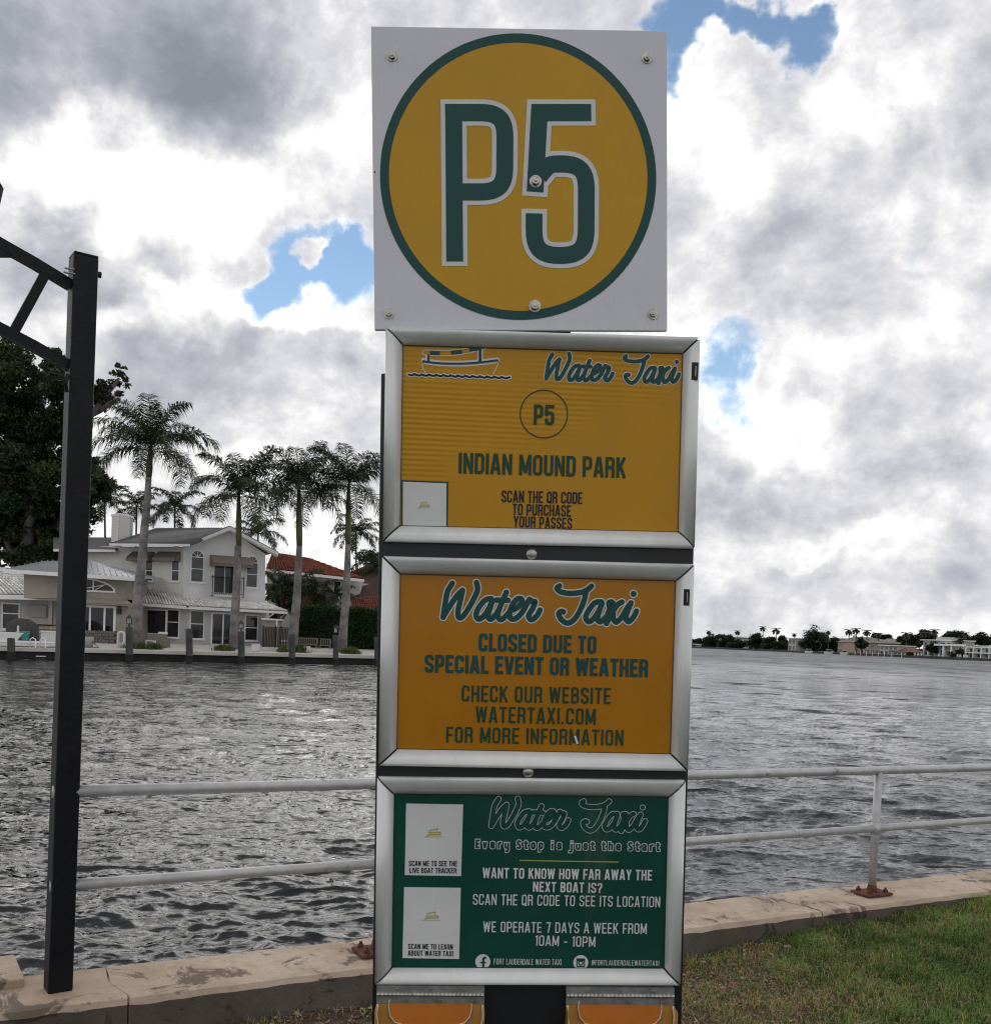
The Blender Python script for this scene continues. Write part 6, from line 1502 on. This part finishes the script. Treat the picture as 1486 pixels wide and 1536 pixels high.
# white skiff lifted on the bank, with teal seat, ladder in front
def skiff():
    e = ray_edge(40, .9); base = At(40, e.y, gz(e)); t = thing('white_skiff', 'white flat boat with raised cabin and teal seat resting on the left bank', 'boat', base)
    z = gz(e); Wb = Wall(-60, ray_edge(-60, .9).y, 88, ray_edge(88, .9).y)
    a0, z0, a1, z1 = Wb.rect(-60, 962, 87, 972); mb = MB(); z0 = z + .04
    prof = [(a0, z1 + .1), (a1, z1), (a1 - .15, z0 + .05), (a1 - .6, z0), (a0, z0)]; mb.prism([Wb.pt(x, zz, 0) for x, zz in prof], -Wb.n * 2.1); mb.build('hull', M_wht2, t, bevel=.05)
    mb = MB(); Wb.box(mb, a0, z1 - .07, a1 + .02, z1 - .0, -.05, .05); mb.build('rub_rail', M_trim, t)
    b0, y0, b1, y1 = Wb.rect(-60, 948, 38, 961); mb = MB(); mb.prism([Wb.pt(x, zz, -.5) for x, zz in ((b0, y0 - .02), (b1 - .45, y0 - .02), (b1 - .1, y1 - .12), (b1, y1 - .02), (b0, y1 + .06))], -Wb.n * 1.2); mb.build('cabin', M_wht2, t, bevel=.04)
    c0, s0, c1, s1 = Wb.rect(36, 947.5, 48, 961); mb = MB(); mb.prism([Wb.pt(x, zz, -.7) for x, zz in ((c0, s0), (c1 - .1, s0), (c1, s1), (c0 - .35, s1))], -Wb.n * .7); mb.build('teal_seat', mat('teal_vinyl', (.03, .22, .20), .5), t, bevel=.04)
    mb = MB(); mb.prism([Wb.pt(x, zz, -.8) for x, zz in ((c1 - .1, s0), (c1 + .25, s0), (c1 + .2, s0 + .35), (c1, s1))], -Wb.n * .6); mb.build('seat_back', M_iron, t, bevel=.03)
    mb = MB(); q = Wb.P(27, 948, -.6); mb.tube([q - Vector((0, 0, .3)), q + Vector((0, 0, .42))], .07, 8); mb.build('light_mast', M_wht2, t)
    l = thing('dock_ladder', 'white tubular ladder hung on the left bank down to the water', 'ladder', Wb.P(59, 987, .9)); Wl = Wb
    for u in (54, 69):
        x, zt_ = Wl.hit(u, 957, .9); _, zb_ = Wl.hit(u, 989, .9)
        mb = MB(); mb.tube([Wl.pt(x - .25, zt_ - .75, .1), Wl.pt(x - .22, zt_ - .1, .15), Wl.pt(x - .12, zt_, .4), Wl.pt(x, zt_ - .1, .8), Wl.pt(x, zb_ - .5, .9)], .035, 8); mb.build('rail', M_trim, l, smooth=True)
    x0, _ = Wl.hit(54, 970, .9); x1, _ = Wl.hit(69, 970, .9)
    for v in (974, 984.5): _, zz = Wl.hit(60, v, .9); mb = MB(); Wl.box(mb, x0, zz - .03, x1, zz + .03, .86, .95); mb.build('step', M_trim, l)
skiff()
# ------------------------------------------------------------ FAR SHORE on the right
fa = Pz(1040, 972, WZ); fb = Pz(1486, 992, WZ)
FD = Vector((fb.x - fa.x, fb.y - fa.y, 0)).normalized(); FN = Vector((FD.y, -FD.x, 0))
if FN.y < 0: FN = -FN
def shore(u, off=0.0, z=0.0):
    """point off metres behind the far shoreline in column u"""
    lo, hi = 50.0, 4000.0
    for _ in range(50):
        m_ = (lo + hi) / 2; p = At(u, m_, z)
        if (Vector((p.x, p.y, 0)) - Vector((fa.x, fa.y, 0))).dot(FN) - off < 0: lo = m_
        else: hi = m_
    return At(u, (lo + hi) / 2, z)
def far_bank():
    a = Vector((fa.x, fa.y, 0)) - FD * 1400; b = Vector((fb.x, fb.y, 0)) + FD * 900
    Q = lambda p, o, z: Vector((p.x, p.y, z)) + FN * o
    mb = MB(); mb.add([Q(a, 0, -3), Q(b, 0, -3), Q(b, 0, .15), Q(a, 0, .15)], [(0, 1, 2, 3)]); o = mb.build('far_bank_wall', mat('far_wall', (.05, .048, .045), .9, var=.4, vscale=.2), None); o['kind'] = 'structure'
    mb = MB(); mb.add([Q(a, 0.01, .15), Q(b, 0.01, .15), Q(b, 900, 1), Q(a, 900, 1)], [(0, 1, 2, 3)]); o = mb.build('far_land', M_lawn, None); o['kind'] = 'structure'
far_bank()
M_fleaf = leafmat('far_leaf', (0.020, 0.030, 0.014))
def ftree(label, us, seed, off=14, n=4200, size=.7):
    """us: (u, v_top, radius px) blobs of the crown"""
    u0 = us[0][0]; b = shore(u0, off); us = us + [(us[0][0], us[0][1] + us[0][2] * .9, us[0][2] * .9)]; t = thing('shore_tree', label, 'tree', Vector((b.x, b.y, .15)), 'trees on the far shore'); d = b.y; px = d / F_PX
    c0 = P(us[0][0], us[0][1], d); mb = MB(); mb.tube([Vector((b.x, b.y, 0)), Vector((b.x, b.y, 0)).lerp(c0, .6)], [.5, .35], 7); mb.build('trunk', M_bark, t)
    rs = random.Random(seed); cl = []
    for (u, v, r) in us:
        r *= 1.22; c = P(u, v - 1.2, d)
        for k in range(6):
            s = r * px * rs.uniform(.4, .65); cl.append((c + Vector((rs.gauss(0, .35), rs.gauss(0, .5), rs.gauss(0, .26))) * r * px, (s, s, s * .8), s * s))
    leaf_cloud('crown', cl, n, size, M_fleaf, t, seed)
ftree('dark round tree at the far left of the far shore, by the signboard', [(1044, 963, 8), (1036, 966, 8)], 1)
ftree('wide dark tree on the far shore below the leftmost shore palm', [(1066, 962, 9), (1056, 966, 7), (1074, 966, 8), (1082, 956, 7)], 2)
ftree('bushy tree on the far shore right of the leftmost shore palm', [(1090, 957, 8), (1093, 965, 9), (1083, 966, 8)], 3)
ftree('low spreading tree before the pale roof on the far shore', [(1106, 967, 7), (1098, 968, 7), (1116, 968, 6)], 4, off=6)
ftree('dark tree on the far shore left of the tallest shore palm', [(1134, 960, 9), (1128, 967, 8), (1141, 966, 8)], 5)
ftree('dark tree between the two tall shore palms', [(1153, 962, 8), (1150, 969, 8), (1160, 968, 8)], 6)
ftree('dark tree with red brown hedge right of the second tall shore palm', [(1172, 962, 9), (1178, 969, 8), (1166, 970, 7)], 7)
ftree('largest domed tree on the far shore, right of the white tower villa', [(1224, 956, 13), (1212, 961, 11), (1236, 960, 11), (1218, 957, 10), (1230, 957, 10), (1205, 968, 9), (1240, 968, 11), (1220, 968, 12)], 8, n=5000, off=18)
ftree('dark tree behind the white boats left of the pink villa', [(1252, 965, 8), (1246, 970, 8)], 9, off=30)
ftree('small dark tree in front of the pink villa', [(1292, 965, 6), (1297, 968, 4), (1284, 966, 4)], 10, off=4, n=900)
ftree('dark clump of trees left of the white modern villa', [(1363, 960, 9), (1356, 967, 8), (1372, 968, 8), (1350, 960, 6)], 11, off=22)
ftree('tall dark trees behind the left side of the white modern villa', [(1388, 955, 9), (1378, 958, 8), (1396, 958, 8)], 12, off=50)
ftree('wide dark tree row behind the white modern villa roof', [(1425, 955, 9), (1437, 955, 9), (1418, 958, 7), (1447, 960, 8)], 13, off=50)
ftree('round shrub tree before the white modern villa left part', [(1398, 970, 7), (1392, 973, 5), (1403, 973, 5)], 14, off=4, n=1000)
ftree('dark bushes between the two white modern villas', [(1434, 984, 9), (1428, 986, 7), (1444, 985, 8)], 15, off=3, n=1500)
ftree('dark trees at the right edge of the photo behind the last villa', [(1470, 958, 9), (1482, 961, 8), (1460, 961, 7), (1494, 960, 9)], 16, off=50)
ftree('dark shrubs along the wall left of the white modern villa', [(1372, 985, 5), (1366, 983, 4), (1378, 986, 4)], 17, off=3, n=800)
ftree('dark trees behind the pink villa right shoulder', [(1322, 957, 7), (1312, 956, 7), (1332, 960, 6)], 18, off=60)

def far_woods():
    cl = []; rs = random.Random(77)
    u = 1034
    while u < 1500:
        b = shore(u, 75); px = b.y / F_PX; h = (7.5 + 3.5 * noise.noise(Vector((u * .05, 0, 3)))) ; c = P(u, b.y * 0 + (956 + (u - 743) * .0367) - h * .35 , b.y); c.z = max(2, h * px * .45)
        cl.append((c, (6.5 * px, 4, h * px * .5), 1)); u += 5
    leaf_cloud('far_woods', cl, 16000, 1.0, M_fleaf, None, 6)
    o = bpy.data.objects['far_woods']; o['kind'] = 'stuff'; o['label'] = 'dark band of far trees behind the shore villas'
far_woods()
def fpalm(label, u, v, seed, off=16, Lp=7.0):
    """Lp: frond length in photo pixels"""
    b = shore(u, off); cr = P(u, v, b.y); L = Lp * b.y / F_PX; t = thing('shore_palm', label, 'palm tree', Vector((b.x, b.y, .15)), 'palms on the far shore')
    mb = MB(); mb.tube([Vector((b.x, b.y, 0)), cr], [.32, .22], 7); mb.build('trunk', M_darktrunk, t)
    rs = random.Random(seed)
    V = MB()
    for k in range(13):
        az = 2 * math.pi * k / 13 + rs.uniform(-.2, .2); el = (.95, .3, -.25)[k % 3]; d = Vector((math.cos(az), math.sin(az), 0)); s = Vector((-d.y, d.x, 0)); p = cr.copy(); e = el; W_ = L * .17; prev = None
        V = MB()
        for i in range(6):
            w = W_ * math.sin(math.pi * (i + .6) / 6.2); c = (p + s * w + Vector((0, 0, -.5 * w)), p + Vector((0, 0, .1)), p - s * w + Vector((0, 0, -.5 * w)))
            if prev: V.add([prev[0], prev[1], c[1], c[0]], [(0, 1, 2, 3)]); V.add([prev[1], prev[2], c[2], c[1]], [(0, 1, 2, 3)])
            prev = c; p = p + (d * math.cos(e) + Vector((0, 0, math.sin(e)))) * L / 6; e -= .38
        V.build('frond', M_fpalm, t)
M_fpalm = mat('far_palm_frond', (.022, .03, .014), .7)
for i, (lab, u, v, Lp) in enumerate([('leftmost slim palm on the far shore', 1063, 948, 5), ('slim palm alone above the pale roof on the far shore', 1106, 948, 5.5), ('tallest palm on the far shore with bare trunk', 1144, 942, 6),
        ('second tallest shore palm, right of the tallest one', 1164, 945, 8), ('small palm above the white tower villa', 1191, 952, 4.5), ('small palm right of the biggest domed tree', 1242, 948, 5), ('left palm of the group behind the pink villa', 1273, 947, 7.5), ('middle palm of the group behind the pink villa', 1284, 945, 7.5),
        ('tall leaning palm right of the pink villa roof dome', 1300, 948, 7.5), ('low palm at the right end of the pink villa roof', 1317, 952, 7), ('palm above the tan roof left of the white modern villa', 1359, 952, 9), ('palm behind the white modern villa left corner', 1385, 951, 7), ('tall palm behind the white modern villa block', 1401, 947, 8),
        ('palm standing between the two white modern villas', 1440, 960, 9), ('slim palm over the tree row near the right photo edge', 1448, 951, 6)]):
    fpalm(lab, u, v, 40 + i, off=16 if i not in (13,) else 8, Lp=Lp * 1.45)

def fvilla(name, label, u0, v0, u1, v1, mt, off=10, depth=10, nwin=4, floors=2, roof=None, rmt=None, cols=0, terrace=None):
    """box house: photo rectangle of its front; roof: list of photo points of a hipped roof outline"""
    b = shore((u0 + u1) / 2, off); d = b.y; Wv = Wall(u0, shore(u0, off).y, u1, shore(u1, off).y, 975)
    t = thing(name, label, 'house', Vector((b.x, b.y, .15))); a0, z0, a1, z1 = Wv.rect(u0, v0, u1, v1); z0 = 0.1
    mb = MB(); Wv.box(mb, a0, z0, a1, z1, -depth, 0); mb.build('wall', mt, t)
    fh = (z1 - z0) / floors; ww = (a1 - a0) / nwin
    for fl in range(floors):
        for k in range(nwin):
            mb = MB(); x = a0 + ww * (k + .5); w_ = ww * rnd.uniform(.24, .36); Wv.box(mb, x - w_ - .1, z0 + fh * fl + fh * .12, x + w_ + .1, z0 + fh * fl + fh * .80, -.02, .05); fr = mb.build('window', M_trim, t); mb = MB(); Wv.box(mb, x - w_, z0 + fh * fl + fh * .15, x + w_, z0 + fh * fl + fh * .77, .0, .08); mb.build('pane', M_glass, fr)
    if roof == 'flat': mb = MB(); Wv.box(mb, a0 - .6, z1, a1 + .6, z1 + .45, -depth - .4, .9); mb.build('roof', rmt or M_trim, t)
    elif roof: 
        rz, ru0, ru1 = roof; e = [Wv.pt(a0 - .8, z1, .8), Wv.pt(a1 + .8, z1, .8), Wv.pt(a1 + .8, z1, -depth - .8), Wv.pt(a0 - .8, z1, -depth - .8)]
        r0a, rzz = Wv.hit(ru0, rz, -depth / 2); r1a, _ = Wv.hit(ru1, rz, -depth / 2); r0, r1 = Wv.pt(r0a, rzz, -depth / 2), Wv.pt(r1a, rzz, -depth / 2)
        mb = MB(); mb.add(e + [r0, r1], [(0, 1, 5, 4), (1, 2, 5), (2, 3, 4, 5), (3, 0, 4), (3, 2, 1, 0)]); mb.build('roof', rmt, t)
    for k in range(cols):
        mb = MB(); x = a0 + (a1 - a0) * k / max(1, cols - 1); Wv.box(mb, x - .25, z0, x + .25, z1, 1.2, 1.7); mb.build('column', M_trim, t)
    if cols: mb = MB(); Wv.box(mb, a0 - .2, z0 + fh - .2, a1 + .2, z0 + fh + .1, .06, 1.9); mb.build('balcony', M_trim, t)
    return t, Wv
M_pink = mat('pink_beige_stucco', (.36, .265, .215), .9, var=.06, vscale=.2); M_fwhite = mat('far_white_stucco', (.40, .40, .38), .8, var=.08, vscale=.2); M_froof = mat('far_grey_brown_roof', (.20, .17, .14), .9, var=.2, vscale=.3); M_fred = mat('far_dark_red_roof', (.16, .05, .035), .9, var=.2, vscale=.3)
fvilla('shore_villa', 'low white house half hidden by trees at the left of the far shore', 1040, 967, 1052, 975, M_fwhite, nwin=3, floors=1, roof='flat')
fvilla('shore_villa', 'pale flat roofed house behind the low tree left of the tall palms', 1096, 957, 1114, 974, M_fwhite, off=30, nwin=4, floors=1, roof=(955, 1100, 1110), rmt=M_froof)
fvilla('shore_villa', 'red brown low house under the second tall shore palm', 1152, 967, 1176, 980, mat('far_red_brown', (.13, .06, .045), .9), off=20, nwin=4, floors=1, roof=(964, 1157, 1170), rmt=M_froof)
fvilla('shore_villa', 'narrow white tower villa with open balconies left of the domed tree', 1182, 958, 1193, 981, M_fwhite, off=5, nwin=2, floors=2, roof='flat')
fvilla('shore_villa', 'white villa with sloping roof left of the pink villa', 1240, 958, 1257, 984, M_fwhite, off=40, nwin=4, floors=2, roof='flat')
t_, W_ = fvilla('shore_villa', 'large pink beige villa with grey hipped roof and small dome', 1256, 964, 1322, 987, M_pink, off=12, nwin=8, floors=2, roof=(955.5, 1280, 1302), rmt=M_froof, depth=16)
mb = MB(); q = W_.P(1282, 956.5, -8); mb.tube([q, q + Vector((0, 0, .8)), q + Vector((0, 0, 1.6)), q + Vector((0, 0, 2.1))], [1.3, 1.3, .9, .1], 12); mb.build('dome', M_trim, t_)
mb = MB(); a0, z0, a1, z1 = W_.rect(1268, 966, 1284, 986); 
W_.box(mb, a0, .1, a1, z1, 0, 1.2); mb.build('porch', M_pink, t_)
fvilla('shore_villa', 'cream villa with a blue window next to the pink villa', 1319, 969, 1346, 990, M_fwhite, off=6, nwin=4, floors=2, roof='flat')
fvilla('shore_villa', 'low cream villa with dark red roof beside the cream villa', 1334, 978, 1369, 991, M_fwhite, off=5, nwin=6, floors=1, roof=(972, 1340, 1362), rmt=M_fred)
fvilla('shore_villa', 'tan roofed house behind the cream villas', 1325, 962, 1346, 980, M_pink, off=40, nwin=4, floors=1, roof=(958, 1330, 1340), rmt=M_froof)
t_, W_ = fvilla('shore_villa', 'big white modern villa with flat roofs and tall columns', 1384, 961, 1427, 993, M_fwhite, off=6, nwin=5, floors=2, roof='flat', depth=12)
mb = MB(); a0, z0, a1, z1 = W_.rect(1410, 956, 1427, 962, -6); W_.box(mb, a0, z0 - .5, a1, z1, -10, -4); mb.build('roof_block', M_fwhite, t_)
mb = MB(); a0, z0, a1, z1 = W_.rect(1401, 967, 1440, 969, 3); W_.box(mb, a0, z0, a1, z1 + .3, 0, 3.4); mb.build('canopy_roof', M_trim, t_)
for u in (1413, 1425): mb = MB(); a0, _, a1, z1 = W_.rect(u, 969, u + 2, 990, 3); W_.box(mb, a0, .1, a1, z1, 2.5, 3.1); mb.build('column', M_trim, t_)
t_, W_ = fvilla('shore_villa', 'white modern villa with dark upper glazing at the right photo edge', 1452, 972, 1500, 994, M_fwhite, off=5, nwin=4, floors=2, roof='flat', cols=5)
fvilla('shore_villa', 'pale low block between the two modern villas', 1430, 969, 1456, 990, mat('far_grey_wall', (.12, .12, .12), .9), off=18, nwin=4, floors=2, roof='flat')
ORD = ['first', 'second', 'third', 'fourth', 'fifth', 'sixth', 'seventh', 'eighth', 'last']
def fboat(label, u, seed, Lp, hp=3.0):
    b = shore(u, -5, WZ); t = thing('moored_boat', label, 'boat', Vector((b.x, b.y, WZ)), 'boats moored along the far shore'); px = b.y / F_PX; L = Lp * px; x = FD
    n = FN; c = Vector((b.x, b.y, WZ)); H = 1.3
    prof = [(-.5, 0, .9), (-.45, -.5, .0)]
    mb = MB(); Q = lambda f, w, z: c + x * (f * L) + n * w + Vector((0, 0, z))
    vs = [Q(-.5, -1.5, H), Q(.35, -1.5, H), Q(.5, 0, H * 1.15), Q(.35, 1.5, H), Q(-.5, 1.5, H), Q(-.47, -1.1, -.2), Q(.3, -1.0, -.2), Q(.42, 0, -.2), Q(.3, 1.0, -.2), Q(-.47, 1.1, -.2)]
    mb.add(vs, [(0, 1, 2, 3, 4), (5, 6, 1, 0), (6, 7, 2, 1), (7, 8, 3, 2), (8, 9, 4, 3), (9, 5, 0, 4)]); mb.build('hull', M_trim, t)
    mb = MB(); mb.box(Q(-.05, 0, H + .45), (L * .35, 1.8, .9), (x, n, Vector((0, 0, 1)))); mb.build('cabin', M_glass, t); mb = MB(); mb.box(Q(-.05, 0, H + 1.1), (L * .42, 2.2, .15), (x, n, Vector((0, 0, 1)))); mb.build('hardtop', M_trim, t)
fboat('white motor boat moored below the biggest domed tree', 1213, 1, 14); fboat('white motor boat with canopy just left of the pink villa', 1243, 2, 16); fboat('dark windowed boat moored before the pink villa', 1266, 3, 12)
for i, u in enumerate([1282, 1290, 1299, 1308, 1317, 1326, 1337, 1352]):
    b = shore(u, -.8, WZ); t = thing('dock_pile', ORD[i] + ' white capped dock pile from the left, before the pink and cream villas', 'dock pile', Vector((b.x, b.y, WZ)), 'white dock piles before the far villas'); mb = MB(); mb.tube([b, b + Vector((0, 0, 2.1))], .16, 8); mb.build('pile', M_trim, t); mb = MB(); mb.tube([b + Vector((0, 0, 2.1)), b + Vector((0, 0, 2.5))], [.2, .02], 8); mb.build('cap', M_trim, t)
for i, u in enumerate([1372, 1377, 1382, 1408, 1414, 1436, 1440, 1446, 1450]):
    b = shore(u, 2.0, .15); t = thing('deck_chair', ORD[i] + ' white deck chair from the left, before the modern villas', 'deck chair', Vector((b.x, b.y, .15)), 'white deck chairs before the modern villas')
    mb = MB(); mb.box(b + Vector((0, .2, .75)), (.8, .12, 1.1)); mb.build('backrest', M_trim, t); mb = MB(); mb.box(b + Vector((0, -.2, .45)), (.8, .9, .12)); mb.build('seat', M_trim, t)
    for sx in (-1, 1): mb = MB(); mb.box(b + Vector((sx * .35, -.1, .2)), (.08, .8, .4)); mb.build('leg', M_trim, t)
